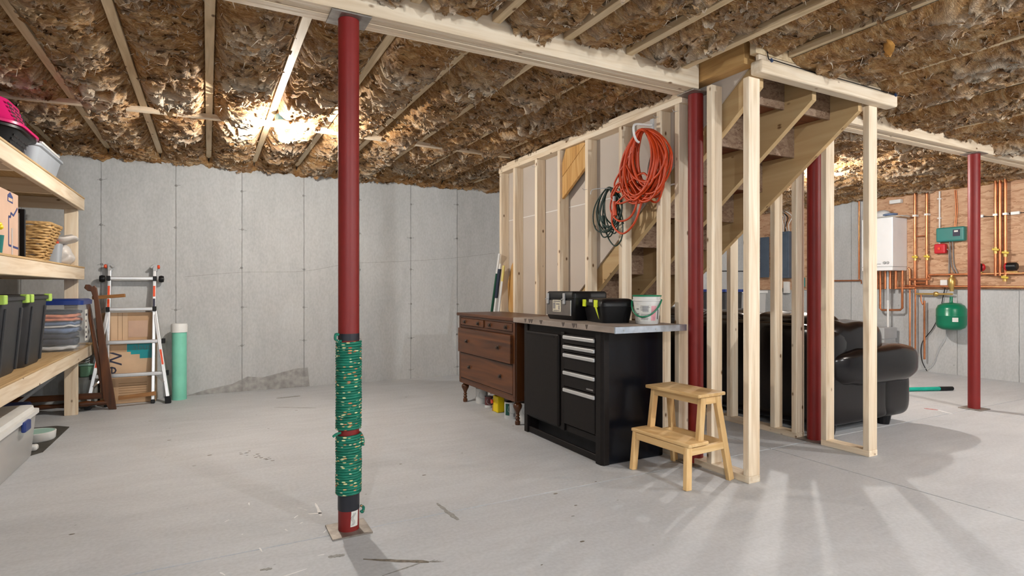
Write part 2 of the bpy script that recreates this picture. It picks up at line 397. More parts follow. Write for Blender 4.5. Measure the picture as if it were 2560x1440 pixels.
MB().tube(smoothpath([(-.2, YB, 1.17), (.3, YB, 1.22), (.9, YB, 1.24), (1.4, YB, 1.33), (2.0, YB, 1.37), (2.6, YB, 1.42), (3.2, YB, 1.5)], 6), .0022, 4).build('pour_line', STAIN, wb)
# lumpy footing smear at the foot of the back wall
def smear(poly, y): return MB().prism(poly, 'y', y-.002, y+.01)
smear([(-.19, 0), (.0, .05), (.22, .085), (.36, .15), (.5, .13), (.66, .165), (.83, .20), (.95, .205), (.97, .0)], YB).build('mortar_smear', pbr('mortar', (.33, .325, .315), .9, var=.25, sc=20), wb)
# floor stains (flat marks on the slab)
def blot(name, m, pts, parent=floor):
    return MB().prism(pts, 'z', -.001, .0006).build(name, m, parent)
def streak(name, m, p, q, w0, w1, n=10, jag=.35):
    d = Vector((q[0]-p[0], q[1]-p[1])); a = Vector((-d.y, d.x)).normalized(); l = []; r = []
    for i in range(n+1):
        t = i/n; ww = (w0+(w1-w0)*t)*(1-.5*abs(2*t-1)**4); c = Vector(p)+d*t
        l.append(tuple(c+a*ww*(1+random.uniform(-jag, jag)))); r.append(tuple(c-a*ww*(1+random.uniform(-jag, jag))))
    return blot(name, m, l+r[::-1])
streak('floor_stain', STAIN2, (.536, 2.247), (.755, 2.103), .006, .013)
for k in range(4): streak('floor_scratch', STAIN2, (.752+.006*k, 2.104-.003*k), (.783+.008*k, 2.110-.010*k), .0015, .0008, 4)
streak('floor_stain', STAIN, (.996, 2.662), (1.009, 2.423), .008, .013)
streak('floor_stain', STAIN, (.418, 2.329), (.48, 2.318), .010, .012)
streak('floor_stain', STAIN, (.173, 2.343), (.214, 2.332), .008, .010)
streak('floor_stain', STAIN, (.58, 5.913), (.80, 5.934), .016, .03)
streak('floor_stain', STAIN, (.519, 5.485), (.843, 5.274), .005, .008)
streak('floor_stain', STAIN, (.566, 2.083), (.721, 2.112), .003, .006)
for k in range(46):
    x, y = random.uniform(-.7, 2.1), random.uniform(1.8, 5.4)
    if k < 18: t_ = random.random(); x, y = .19+.17*t_+random.uniform(-.03, .03), 4.07-.25*t_+random.uniform(-.05, .05)
    s_ = random.uniform(.004, .010); blot('paint_speck', STAIN2 if k % 3 else STAIN, [(x+s_*math.cos(t)*1.4, y+s_*.7*math.sin(t)) for t in (0, 1.05, 2.1, 3.14, 4.2, 5.2)])
for k in range(14):
    x, y = random.uniform(.05, .45), random.uniform(2.1, 3.1)
    streak('paint_fleck', PAINTDOT, (x, y), (x+random.uniform(-.03, .03), y+random.uniform(-.02, .05)), .002, .004, 4)
streak('paint_fleck', PAINTDOT, (.467, 2.943), (.465, 2.764), .004, .009, 6); streak('paint_fleck', PAINTDOT, (.415, 2.818), (.474, 2.797), .006, .008, 5)
streak('paint_fleck', PAINTDOT, (.12, 2.22), (.33, 2.27), .002, .004, 8)
streak('red_smudge', pbr('red_smudge', (.42, .16, .16), .8, var=.2), (5.567, 2.744), (5.601, 2.65), .02, .018); streak('paint_fleck', PAINTDOT, (5.60, 2.65), (5.53, 2.51), .012, .008)
# ---------------------------------------------------------------- ceiling
ZJ = 2.34
JX = [round(.008+.4075*k, 4) for k in range(-3, 20)]
ceil = struct(MB().box(XL-.2, 2.58, YF-.2, YB+.2, ZC, ZC+.05).box(3.75, XR+.2, YF-.2, YB+.2, ZC, ZC+.05).box(2.58, 3.75, YF-.2, 2.10, ZC, ZC+.05).box(2.58, 3.75, 5.3, YB+.2, ZC, ZC+.05)
              .build('ceiling', OSB, None, loc=(0,0,0)), 'unfinished ceiling of joists with brown fibreglass insulation between them')
SW = (2.58, 3.75)
BY0, BY1 = 2.475, 2.63
def joist(x, y0, y1, wd=.045):
    m = MB(); m.box(x-wd/2, x+wd/2, y0, y1, ZJ, ZJ+.038).box(x-.005, x+.005, y0, y1, ZJ+.038, ZC-.038).box(x-wd/2, x+wd/2, y0, y1, ZC-.038, ZC)
    return m.build('joist', JOIST, ceil, bevel=.002, seg=1)
BATTS = []
def fibers(rng, pts, n):
    v = []; f = []
    for k in range(n):
        p = pts[rng.integers(len(pts))]
        a = rng.uniform(0, 6.28); l = rng.uniform(.008, .04)*(2.4 if rng.random() < .07 else 1); wd = rng.uniform(.0008, .0026)
        d = np.array([math.cos(a), math.sin(a), rng.uniform(-.9, .1)]); d /= np.linalg.norm(d); s_ = np.array([-math.sin(a), math.cos(a), 0])*wd
        c = rng.uniform(-.3, .3, 3); b = len(v)
        for t in (0, .5, 1):
            q = p+d*l*t+c*l*t*t; v += [q-s_*(1-.7*t), q+s_*(1-.7*t)]
        f += [(b, b+1, b+3, b+2), (b+2, b+3, b+5, b+4)]
    return v, f
FV, FF = [], []
PV, PF, PR = [], [], []
def petals(rng, pts, n, base):
    U = np.linspace(-.5, .5, 5); T = np.array([0, .35, .7, 1.0])
    for k in range(n):
        p = pts[rng.integers(len(pts))]+np.array([0, 0, .004])
        an = rng.normal(0, .45); w_ = rng.uniform(.02, .075); l = rng.uniform(.014, .045); h = rng.uniform(.004, .024)
        sg = -1 if rng.random() < .62 else 1
        a = np.array([math.cos(an), math.sin(an), rng.normal(0, .12)]); d = np.array([-math.sin(an), math.cos(an), 0])*sg
        b = len(PV); ph = rng.uniform(0, 6.28); cu = rng.uniform(-.012, .016); pale = rng.uniform(.0, .75)
        for j, t in enumerate(T):
            for i, u in enumerate(U):
                jit = rng.uniform(-.18, .18)*t
                q = p+a*w_*u*(1-.45*t*t)+d*l*(t+jit*.6)*(1-.9*u*u)+np.array([0, 0, -h*t**1.5+cu*t*t*t+.006*t*math.sin(ph+u*9)+.012*u*u])
                PV.append(q); PR.append(pale*t**1.5)
        for j in range(3):
            for i in range(4):
                c = b+j*5+i; PF.append((c, c+1, c+6, c+5))
STRAP = [(-1.6, 4.90), (-.3, 4.80), (.4, 4.76), (1.3, 4.80), (2.57, 4.86)]
def strap_y(x): return np.interp(x, [a for a, b in STRAP], [b for a, b in STRAP])-.03
def mid_x(a, b): return (a+b)/2
def batt(xa, xb, y0, y1, base, bulge, seed, rough=1.0, step=.0105):
    if y1 < .7: step = .05
    nx = max(8, int((xb-xa)/.0125)); ny = max(6, int((y1-y0)/step))
    u = np.linspace(0, 1, nx+1); v = np.linspace(0, 1, ny+1); U, V = np.meshgrid(u, v)
    x = xa+(xb-xa)*U; y = y0+(y1-y0)*V
    edge = 1-np.abs(2*U-1)**5; ends = np.minimum(1, np.minimum(V, (1-V) if y1 < YB-.1 else np.ones_like(V))*(y1-y0)/.05)
    big = gn(x*2.6, y*1.9, seed)+.6*gn(x*5.5, y*4.2, seed+1)
    wx = gn(x*4, y*4, seed+2); wy = gn(x*10, y*9, seed+3)
    s1 = y*6.5+1.7*wx+.55*wy+.5*np.sin(x*7+seed); f1 = s1-np.floor(s1)
    s2 = y*15+2.4*gn(x*6, y*5, seed+4)+.9*gn(x*19, y*15, seed+5); f2 = s2-np.floor(s2)
    a1 = np.clip(gn(x*2.2, y*2.0, seed+6)+.45, 0, 1.2); a2 = np.clip(gn(x*4.5, y*4, seed+7)+.45, 0, 1.2)
    fine = 1-np.abs(gn(x*22, y*40, seed+8))
    saw1 = f1**1.4*np.clip((1-f1)*9, 0, 1); saw2 = f2**1.3*np.clip((1-f2)*6, 0, 1)
    lump = np.maximum(0, gn(x*8, y*8, seed+9))
    z = base-bulge*edge*(.75+.65*big)-edge*rough*(.050*a1*saw1+.026*a2*saw2+.010*fine+.020*lump)
    z = np.maximum(z, base-.13)
    if y1 > YB-.1:
        wq = np.exp(-((YB-y)/.10)**2); z = z*(1-wq)+wq*(ZJ-.075+.035*gn(x*5, y*0, 77)+.02*gn(x*21, y*0, 78)-.012*gn(x*40, y*30, 79))
        if mid_x(xa, xb) < 2.6:
            ws = np.exp(-((y-strap_y(x))/.075)**4); z = z*(1-ws)+np.maximum(z, ZJ-.004)*ws; z = z*ends+(base+.03)*(1-ends)
    yy = y+rough*edge*ends*(.030*a1*saw1+.012*a2*saw2); xx = x+.008*wy*edge
    if y1 > YB-.1: xx = xx+(2*U-1)*.030*np.exp(-((YB-y)/.13)**2)
    V3 = np.stack([xx, yy, z], -1).reshape(-1, 3)
    i = np.arange(ny)[:, None]*(nx+1)+np.arange(nx)[None]
    F = np.stack([i, i+1, i+nx+2, i+nx+1], -1).reshape(-1, 4)
    me = bpy.data.meshes.new('insulation_batt'); me.vertices.add(len(V3)); me.loops.add(F.size); me.polygons.add(len(F))
    me.vertices.foreach_set('co', V3.ravel()); me.loops.foreach_set('vertex_index', F.ravel().astype(np.int32))
    me.polygons.foreach_set('loop_start', (np.arange(len(F))*4).astype(np.int32)); me.polygons.foreach_set('loop_total', np.full(len(F), 4, np.int32))
    me.polygons.foreach_set('use_smooth', np.ones(len(F), bool)); me.update()
    r = np.clip((a1*saw1)**2*1.1+.7*(a2*saw2)**2, 0, .8)*edge
    at = me.attributes.new('ridge', 'FLOAT', 'POINT'); at.data.foreach_set('value', r.ravel().astype(np.float32))
    me.materials.append(INS); o = bpy.data.objects.new('insulation_batt', me); C.objects.link(o); o.parent = ceil
    if y1 > .7:
        rng = np.random.default_rng(seed); fv, ff = fibers(rng, V3[(V3[:, 1] > .8) & (V3[:, 2] < base-.01)] if (V3[:, 2] < base-.01).sum() > 10 else V3, int(150*(y1-max(y0, .8))))
        petals(rng, V3[(V3[:, 1] > .8) & ((np.abs(V3[:, 1]-strap_y(V3[:, 0])) > .085) | (V3[:, 0] > 2.6)) & (np.abs(((V3[:, 0]-xa)/(xb-xa))*2-1) < .86)], int((115 if mid_x(xa, xb) < 2.6 else 75)*(y1-max(y0, .8))), base)
        b = len(FV); FV.extend(fv); FF.extend([tuple(b+k for k in q) for q in ff])
edges = [XL-.0225]+JX+[XR+.0225]
edges = [e for e in edges if XL-.03 <= e <= XR+.03]
for x in edges[1:-1]:
    if SW[0]-.03 < x < SW[1]+.03: joist(x, YF, 2.078); joist(x, 5.35, YB)
    else: joist(x, YF, BY0); joist(x, BY1, YB)
for k in range(len(edges)-1):
    a, b = edges[k]+.0235, edges[k+1]-.0235
    if b-a < .08: continue
    mid = (a+b)/2
    in_sw = SW[0] < b and a < SW[1]
    right = mid > 3.7
    yfe = 2.078 if in_sw else BY0
    batt(a, b, YF, .78, ZJ+.03, .02, 100+k)
    if mid > 2.9: batt(a-.020, b+.020, .76, yfe, ZJ+(.030, .004, .022, -.004)[k % 4], .034, 200+k, 1.0)
    elif mid > 2.0: batt(a, b, .76, yfe, ZJ+.060, .045, 200+k, 1.2)
    else: batt(a, b, .76, yfe, ZJ+.050, .045, 200+k, 1.3)
    if in_sw: batt(a, b, 5.36, YB-.01, ZJ+.02, .04, 300+k)
    else: batt(a-(.012 if right else 0), b+(.012 if right else 0), BY1, YB-.005, ZJ+(.020 if not right else .010), .048 if not right else .032, 300+k, 1.5 if not right else 1.15)
# one torn amber flap of paper-faced insulation hanging at the right
fv = []; ff = []
for i in range(9):
    for j in range(7):
        u, t = i/8-.5, j/6
        fv.append((2.98+.26*u*(1-.5*t)+.05*t, 1.62+.10*u+.04*math.sin(t*2.5)+.012*math.sin(u*14+t*3), 2.335-.115*t**1.2*(1-.7*abs(u))+.012*math.sin(u*9)))
for i in range(8):
    for j in range(6): ff.append((i*7+j, i*7+j+1, (i+1)*7+j+1, (i+1)*7+j))
make('torn_flap', fv, ff, pbr('amber_batt', (.50, .25, .06), .9, var=.4, sc=18, bmp=.5, bsc=60), ceil, smooth=True, ang=180)
# drooping ragged edge of the batts along the top of the back and right walls
def droop(p, q, seed, depth):
    n = 220; rng = random.Random(seed); v = []; f = []
    for i in range(n+1):
        t = i/n; c = Vector(p).lerp(Vector(q), t); nz = mnoise.noise((t*14, seed, 0)); n2 = mnoise.noise((t*60, seed, 3))
        nrm = Vector((-(q[1]-p[1]), q[0]-p[0], 0)).normalized()
        for s_, (o_, z) in enumerate(((0, 0), (.06, -.02), (.075+.03*n2, -.05-.02*nz), (.05, -depth-.035*nz-.02*n2), (.02, -depth*.95-.03*nz-.03*n2), (-.004, -depth*.5))):
            v.append(c+nrm*-o_+Vector((0, 0, z)))
        if i:
            b = (i-1)*6
            for k in range(5): f.append((b+k, b+k+1, b+k+7, b+k+6))
    return make('insulation_edge', v, f, INS, ceil, smooth=True, ang=180)
droop((XR-.002, YB, ZJ+.01), (XR-.002, 2.2, ZJ+.01), 2, .085)
# bridging strap nailed below the joists, left half of the room
s_ = MB(); q = STRAP
for a, b in zip(q, q[1:]): s_.bar((a[0], a[1], ZJ-.0155), (b[0]+.004, b[1], ZJ-.0155), .060, .030)
s_.build('strap', PX, ceil)
# main beam (four plies) and its continuation on the right
def beam(x0, x1, lab):
    t = thing('support_beam', ((x0+x1)/2, 2.55, 2.24), lab, 'beam')
    ww = (BY1-BY0)/4
    for k in range(4):
        B('ply', PX, t, x0, x1, BY0+ww*k+.0012, BY0+ww*(k+1)-.0012, 2.24+random.choice((0, .002, .004)), 2.46, bevel=.003, seg=1)
beam(XL, 2.575, 'long laminated timber ceiling beam resting on the rope-wrapped red column')
beam(3.80, XR, 'laminated timber ceiling beam on the far right red column')
# stairwell trimmers above the partition walls
B('trimmer', wood('amber_joist', [(.42, .24, .09), (.52, .31, .12), (.60, .38, .17)], 'y'), ceil, 2.582, 2.668, 2.16, 2.63, 2.285, 2.58)
B('trimmer', JOIST, ceil, 2.582, 2.668, 2.631, 6.46, 2.35, 2.58)
batt(2.4765, 2.668, BY1, YB-.005, ZJ+.008, .035, 777, 1.1)
fo = make('loose_fiber', FV, FF, FIB, ceil); fo['kind'] = 'stuff'
def quads(name, V, F, m, ridge):
    V = np.array(V, np.float32); F = np.array(F, np.int32)
    me = bpy.data.meshes.new(name); me.vertices.add(len(V)); me.loops.add(F.size); me.polygons.add(len(F))
    me.vertices.foreach_set('co', V.ravel()); me.loops.foreach_set('vertex_index', F.ravel())
    me.polygons.foreach_set('loop_start', (np.arange(len(F))*4).astype(np.int32)); me.polygons.foreach_set('loop_total', np.full(len(F), 4, np.int32))
    me.polygons.foreach_set('use_smooth', np.ones(len(F), bool)); me.update()
    at = me.attributes.new('ridge', 'FLOAT', 'POINT'); at.data.foreach_set('value', np.array(ridge, np.float32))
    me.materials.append(m); o = bpy.data.objects.new(name, me); C.objects.link(o); o.parent = ceil; o['kind'] = 'stuff'; return o
quads('insulation_flakes', PV, PF, INS, PR)
B('trimmer', JOIST, ceil, 3.662, 3.745, 2.16, 5.3, 2.285, 2.58)
B('trimmer', JOIST, ceil, 2.58, 3.75, 2.082, 2.12, 2.315, 2.58)
MB().box(2.67, 3.66, 2.10, 5.3, 3.6, 3.65).box(2.6, 2.66, 2.1, 5.3, 2.59, 3.6).box(3.67, 3.73, 2.1, 5.3, 2.59, 3.6).box(2.66, 3.67, 2.04, 2.1, 2.63, 3.6).box(2.66, 3.67, 5.3, 5.36, 2.63, 3.6).build('stairwell_shaft', DRYW, ceil)
B('header_joist', JOIST, ceil, SW[0], SW[1], 5.30, 5.345, ZJ, ZC)
# ================================================================ STAIR PARTITIONS
lw = thing('stud_wall', (2.62, 3.6, 0), 'open pine stud wall left of the stairs with drywall behind, cords hung on it', 'stud wall')
X0, X1 = 2.58, 2.669
for y in (2.128, 2.388, 2.645, 2.81, 3.20, 3.61, 4.005, 4.38, 4.79, 5.085):
    top = 2.205 if y > 2.5 or y < 2.2 else 2.243
    B('stud', PZ, lw, X0+random.uniform(-.002, .002), X1, y, y+.038, .038, top, bevel=.002, seg=1)
B('bottom_plate', PY, lw, X0, X1, 2.126, 5.125, 0, .038, bevel=.002, seg=1)
B('top_plate', PY, lw, X0-.004, X1, 2.62, 5.13, 2.205, 2.243, bevel=.002, seg=1)
B('top_plate', PY, lw, X0, X1, 2.60, 5.13, 2.244, 2.282, bevel=.002, seg=1)
def zl(y): return 2.18-.765*(y-2.14)
zs = 1.735
def dry(y0, y1, zlo, zhi, name='drywall_panel'):
    n = 2; poly = []
    f = lambda y: max(zlo, zl(y)+.165)
    ysn = [y0+(y1-y0)*i/40 for i in range(41)]
    pts = [(y, min(zhi, f(y))) for y in ysn]
    keep = [p for p in pts if p[1] < zhi-.001]
    if len(keep) < 2: return
    poly = keep+[(keep[-1][0], zhi), (keep[0][0], zhi)]
    MB().prism(poly, 'x', 2.670, 2.683).build(name, DRYW, lw)
dry(2.15, 5.12, zs+.004, 2.57); dry(2.15, 5.12, 0.0, zs-.004)
B('drywall_joint', DRYE, lw, 2.671, 2.680, 2.75, 5.12, zs-.0045, zs+.0045)
gy = lambda *p: list(p)
MB().prism([(4.004, 1.80), (4.004, 1.98), (3.66, 2.19), (3.649, 2.19), (3.649, 2.02)], 'x', 2.60, 2.625).build('gusset', AMBER, lw, bevel=.002, seg=1)
MB().prism([(4.004, 1.985), (4.004, 2.10), (3.95, 2.203), (3.70, 2.203), (3.66, 2.194)], 'x', 2.60, 2.625).build('gusset', AMBER, lw, bevel=.002, seg=1)
def nail(y, z, x=2.58): MB().tube([(x, y, z), (x-.035, y-.004, z-.008), (x-.045, y-.004, z+.004)], .0016, 5).build('nail', GREYM, lw)
for y, z in ((4.395, 2.14), (3.62, 1.82), (2.83, 2.17), (5.09, 2.17), (2.66, 2.16)): nail(y, z)
rw = thing('stud_wall', (3.7, 2.7, 0), 'open pine stud wall right of the stairs, leather sofa seen through it', 'stud wall')
for y in (2.114, 2.395, 2.616, 2.79, 3.19, 3.60, 4.0):
    zt = 2.205 if y < 2.5 else 2.2
    B('stud', PZ, rw, 3.657, 3.745, y, y+.038, .038, zt, bevel=.002, seg=1)
B('bottom_plate', PY, rw, 3.657, 3.745, 2.112, 2.434, 0, .038, bevel=.002, seg=1)
B('bottom_plate', PY, rw, 3.657, 3.745, 2.614, 4.4, 0, .038, bevel=.002, seg=1)
B('top_plate', PY, rw, 3.657, 3.745, 2.16, 4.4, 2.206, 2.282, bevel=.002, seg=1)
ysn = [2.15+(5.25-2.15)*i/30 for i in range(31)]
MB().prism([(y, min(2.56, max(0, zl(y)+.165))) for y in ysn if zl(y)+.165 < 2.56]+[(5.25, 2.57), (2.15, 2.57)], 'x', 3.644, 3.656).build('drywall_panel', DRYW, rw)
hd = thing('stair_header', (3.22, 2.1, 2.205), 'whitish timber header across the top of the stairs with a black wire on it', 'beam')
MB().box(2.585, 3.862, 2.052, 2.125, 2.2055, 2.278).build('header_board', PX, hd, bevel=.012, seg=3)
B('header_board', PX, hd, 2.60, 3.83, 2.08, 2.10, 2.279, 2.312, bevel=.002, seg=1)
MB().tube(smoothpath([(2.66, 2.075, 2.42), (2.662, 2.07, 2.30), (2.70, 2.055, 2.285), (3.0, 2.06, 2.283), (3.3, 2.06, 2.286), (3.6, 2.055, 2.282), (3.84, 2.06, 2.284), (4.1, 2.075, 2.30)], 6), .003, 6).build('wire', BLACK, hd, smooth=True)
for x in (2.665, 3.835): MB().bar((x, 2.048, 2.27), (x, 2.056, 2.288), .009, .012).build('wire_staple', pbr('staple_blue', (.03, .06, .14), .5), hd)
# ---------------------------------------------------------------- staircase
st = thing('staircase', (3.16, 3.6, 0), 'enclosed wooden staircase seen from below between the two stud walls', 'staircase')
rise, run, thr = 2.58/13, (2.58/13)/.765, .165
def yk(k): return 2.14+(2.18+thr-rise*k)/.765
poly = [(2.15, zl(2.15)), (2.15+ (2.175-.0)/.765-.08, .07+zl(2.15)-2.175+.0), ]
yb_ = 2.14+2.18/.765
poly = [(2.15, zl(2.15)), (yb_-.002, .001), (yk(0)+0.0, .001)]
poly = [(2.15, zl(2.15)), (yb_-.002, .001), (yk(1)+run, .001)]
for k in range(1, 12):
    poly += [(yk(k)+run, rise*k), (yk(k), rise*k)]
poly += [(yk(11), 2.53), (2.15, 2.53)]
STR = wood('stringer_wood', [(.43, .28, .13), (.48, .33, .165), (.53, .38, .20)], 'y', .6, True, 9)
for x0 in (2.686, 3.15, 3.604): MB().prism(poly, 'x', x0, x0+.038).build('stringer', STR, st)
for k in range(1, 12):
    B('tread', TREAD, st, 2.690, 3.640, yk(k)-.001, yk(k)+run+.02, rise*k+.001, rise*k+.026, bevel=.003, seg=1)
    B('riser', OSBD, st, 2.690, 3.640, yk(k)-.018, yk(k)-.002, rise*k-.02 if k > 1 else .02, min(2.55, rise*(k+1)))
B('riser', OSBD, st, 2.690, 3.640, yk(1)+run-.02, yk(1)+run-.002, .003, rise-.001)
# ================================================================ RED COLUMNS
def column(x, y, lab):
    t = thing('steel_column', (x, y, 0), lab, 'column')
    z0 = .007
    B('base_plate', STEEL, t, x-.085, x+.085, y-.085, y+.085, 0, z0, bevel=.001, seg=1)
    MB().cyl((x, y, z0), (x, y, 2.231), .0445, n=40).build('shaft', RED, t, smooth=True)
    B('top_plate', STEEL, t, x-.085, x+.085, y-.07, y+.07, 2.232, 2.239, bevel=.001, seg=1)
    return t
PA = (.545, 2.55)
ca = column(*PA, 'dark red steel column wrapped in green rope on its lower half')
column(2.617, 2.545, 'dark red steel column just behind the wooden step stool')
column(3.735, 2.535, 'dark red steel column standing in the right stud wall near the sofa')
column(5.94, 2.53, 'dark red steel column alone at far right in front of the boiler pipes')
MB().cyl((*PA, .832), (*PA, .862), .0455, n=40).build('tape_band', TAPE, ca, smooth=True)
MB().cyl((*PA, .095), (*PA, .162), .0462, n=40).build('tape_band', TAPE, ca, smooth=True)
def arcpatch(c, r, a0, a1, z0, z1, n=8, tilt=0):
    v = []; f = []
    for i in range(n+1):
        a = R(a0+(a1-a0)*i/n)
        for z, dr in ((z0, 0), (z1, 0)):
            aa = a+tilt*(z-z0); v.append((c[0]+r*math.cos(aa), c[1]+r*math.sin(aa), z))
    for i in range(n): f.append((2*i, 2*i+2, 2*i+3, 2*i+1))
    return v, f
v, f = arcpatch(PA, .0452, -93, -48, .028, .094, tilt=1.5); lb = make('sticker', v, f, PAPER, ca)
for a in (-86, -80, -74):
    pts = [(PA[0]+.0456*math.cos(R(a+6*math.sin(z*170))+1.5*(z-.03)), PA[1]+.0456*math.sin(R(a+6*math.sin(z*170))+1.5*(z-.03)), z) for z in [.034+.0025*i for i in range(22)]]
    MB().tube(pts, .0006, 4).build('scribble', INKD, ca)
rope = thing('rope', (PA[0], PA[1], .156), 'green rope with pale flecks wound tightly round the red column', 'rope')
def helix(z0, z1, pitch, r, seed):
    n = int((z1-z0)/pitch*26); rg = random.Random(seed); ph = [rg.uniform(-1, 1) for _ in range(400)]
    pts = []
    for i in range(n+1):
        t = i/26; z = z0+t*pitch; a = t*2*math.pi
        k = t % 1; w_ = .0016*mnoise.noise((math.cos(a)*1.5, math.sin(a)*1.5, t*.35))
        pts.append((PA[0]+(r+w_)*math.cos(a), PA[1]+(r+w_)*math.sin(a), z+.0022*mnoise.noise((math.cos(a), math.sin(a), t*.5+5))))
    return MB().tube(pts, .0062, 6)
helix(.163, .424, .0112, .0505, 1).build('coil', ROPE, rope, smooth=True, ang=180)
helix(.444, .832, .0112, .0505, 2).build('coil', ROPE, rope, smooth=True, ang=180)
def rend(pts): MB().tube(smoothpath(pts, 5), .006, 6).build('rope_end', ROPE, rope, smooth=True, ang=180)
rend([(PA[0]-.045, PA[1]-.035, .825), (PA[0]-.062, PA[1]-.03, .84), (PA[0]-.06, PA[1]-.03, .862), (PA[0]-.048, PA[1]-.03, .858)])
rend([(PA[0]-.04, PA[1]-.03, .437), (PA[0]-.06, PA[1]-.035, .434), (PA[0]-.072, PA[1]-.03, .424)])
rend([(PA[0]+.048, PA[1]-.03, .42), (PA[0]+.056, PA[1]-.03, .395), (PA[0]+.055, PA[1]-.03, .37)])
rend([(PA[0]+.047, PA[1]-.02, .105), (PA[0]+.060, PA[1]-.02, .095), (PA[0]+.056, PA[1]-.02, .075), (PA[0]+.048, PA[1]-.02, .082)])
# ================================================================ LAMPS
def lamp(x, y, watts, lab, col, zc=ZJ-.004):
    t = thing('ceiling_lamp', (x, y, zc), lab, 'lamp')
    MB().lathe([(.030, 0), (.046, -.006), (.050, -.05), (.050, -.052), (0, -.052)], (x, y, zc), 8).build('junction_box', BLUEB, t)
    MB().lathe([(.056, -.053), (.058, -.062), (.050, -.075), (.030, -.085), (.024, -.10), (.021, -.105), (0, -.105)], (x, y, zc), 24).build('lamp_holder', WPAINT, t, smooth=True)
    zb = zc-.106; r = .031
    MB().cyl((x, y, zb-.012), (x, y, zb), .014).build('bulb_cap', GREYM, t, smooth=True)
    MB().lathe([(.014, -.011), (.017, -.022), (.0265, -.0505)], (x, y, zb), 20).build('bulb_neck', WPAINT, t, smooth=True)
    prof = [(r*math.sin(R(a)), -.066-r*1.08*math.cos(R(a))) for a in range(120, -1, -15)]
    MB().lathe(prof, (x, y, zb), 20).build('bulb', emit('bulb_light', watts, r, col), t, smooth=True)
    return t
lamp(.485, 4.50, P_BULB_LEFT, 'lit bare ceiling bulb in blue box under the left joists', (1, .94, .86))
lamp(5.52, 3.95, P_BULB_RIGHT, 'lit bare ceiling bulb glimpsed behind the stair studs', (1, .95, .89))
lamp(2.2, -1.2, P_NEAR, 'bare ceiling bulb behind the camera', (.93, .97, 1))
lamp(5.2, .2, P_NEAR_R, 'bare ceiling bulb in the near right part of the basement', (1, .97, .94))
lamp(-.6, -.9, P_NEAR*.8, 'unseen fill bulb added behind the camera on the left', (.93, .97, 1))  # out-of-view bulb added to fill and soften the light
lamp(4.6, -2.0, P_NEAR*.7, 'unseen fill bulb added far behind the camera on the right', (.93, .97, 1))  # another added bulb, never in view, for softer fill light
#PART2
# ================================================================ CORDS ON THE STUD WALL
def coil(name, m, lab, cy, cz, a, b, n, r, seed, top, x=2.535, tails=()):
    t = thing(name, (x, cy, cz-b), lab, 'cord')
    rg = random.Random(seed); pts = []
    for i in range(n):
        aa = a*rg.uniform(.50, 1.12); bb = b*rg.uniform(.78, 1.08); dx = rg.uniform(-.045, .042); oy = rg.uniform(-.09, .06)*a/.17
        sh = rg.uniform(-.35, .35)
        for k in range(14):
            th = math.pi/2+2*math.pi*(k+.5)/14
            s_ = math.sin(th); wy = aa*math.cos(th)*(1-.42*max(0, s_)**2)
            z = top-bb*(1-s_); y = cy+wy+oy*(1-s_)/2+sh*.03*math.sin(2*th)
            pts.append((x+dx*(.4+.6*(1-s_)/2)+.006*math.sin(i*1.7), y, z+.004*rg.uniform(-1, 1)))
    MB().tube(smoothpath(pts, 3), r, 6).build('cord_loop', m, t, smooth=True, ang=180)
    for q in tails: MB().tube(smoothpath(q, 7), r, 6).build('cord_tail', m, t, smooth=True, ang=180)
    return t
oc = coil('extension_cord', ORANGE, 'orange extension cord coiled on a white hook in the stud wall', 2.90, 1.88, .195, .225, 36, .0072, 3, 2.095, 2.51, tails=(
    [(2.50, 2.96, 2.0), (2.49, 3.09, 1.87), (2.49, 3.17, 1.78), (2.50, 3.13, 1.72), (2.49, 2.98, 1.78), (2.48, 2.86, 1.80), (2.49, 2.80, 1.74)],
    [(2.50, 3.10, 1.80), (2.49, 3.19, 1.70), (2.49, 3.21, 1.60), (2.49, 3.12, 1.52), (2.49, 2.99, 1.54), (2.49, 2.93, 1.66), (2.49, 3.02, 1.78)],
    [(2.50, 3.05, 1.70), (2.485, 3.17, 1.62), (2.49, 3.19, 1.50), (2.49, 3.08, 1.43), (2.49, 2.96, 1.49), (2.50, 2.90, 1.62)],
    [(2.51, 3.0, 1.74), (2.49, 3.12, 1.78), (2.485, 3.20, 1.70), (2.49, 3.12, 1.64), (2.49, 2.96, 1.66), (2.49, 2.82, 1.72), (2.50, 2.76, 1.84)]))
MB().cyl((2.485, 3.16, 1.56), (2.485, 3.165, 1.66), .016, .013, 10).build('plug', ORANGE, oc, smooth=True)
MB().cyl((2.485, 3.165, 1.66), (2.485, 3.166, 1.695), .012, .010, 10).build('plug_face', GREYM, oc, smooth=True)
hk = thing('wall_hook', (2.578, 2.885, 2.06), 'white hook screwed to the stud carrying the orange cord', 'hook')
MB().tube(smoothpath([(2.578, 2.885, 2.13), (2.54, 2.885, 2.125), (2.45, 2.89, 2.12), (2.425, 2.89, 2.10), (2.43, 2.89, 2.05), (2.45, 2.89, 2.015), (2.47, 2.89, 2.005)], 5), .008, 8).build('hook_arm', WHITE, hk, smooth=True)
B('hook_plate', GREYM, hk, 2.573, 2.579, 2.868, 2.902, 2.09, 2.17)
gc = coil('extension_cord', DGREEN, 'dark green extension cord coiled on a bent nail left of the orange one', 3.27, 1.60, .13, .165, 9, .005, 8, 1.775, 2.53, tails=(
    [(2.53, 3.20, 1.60), (2.52, 3.12, 1.50), (2.52, 3.13, 1.40), (2.52, 3.20, 1.355), (2.52, 3.28, 1.42), (2.53, 3.34, 1.55)],
    [(2.53, 3.25, 1.77), (2.51, 3.2, 1.72), (2.515, 3.13, 1.58), (2.52, 3.11, 1.50)]))
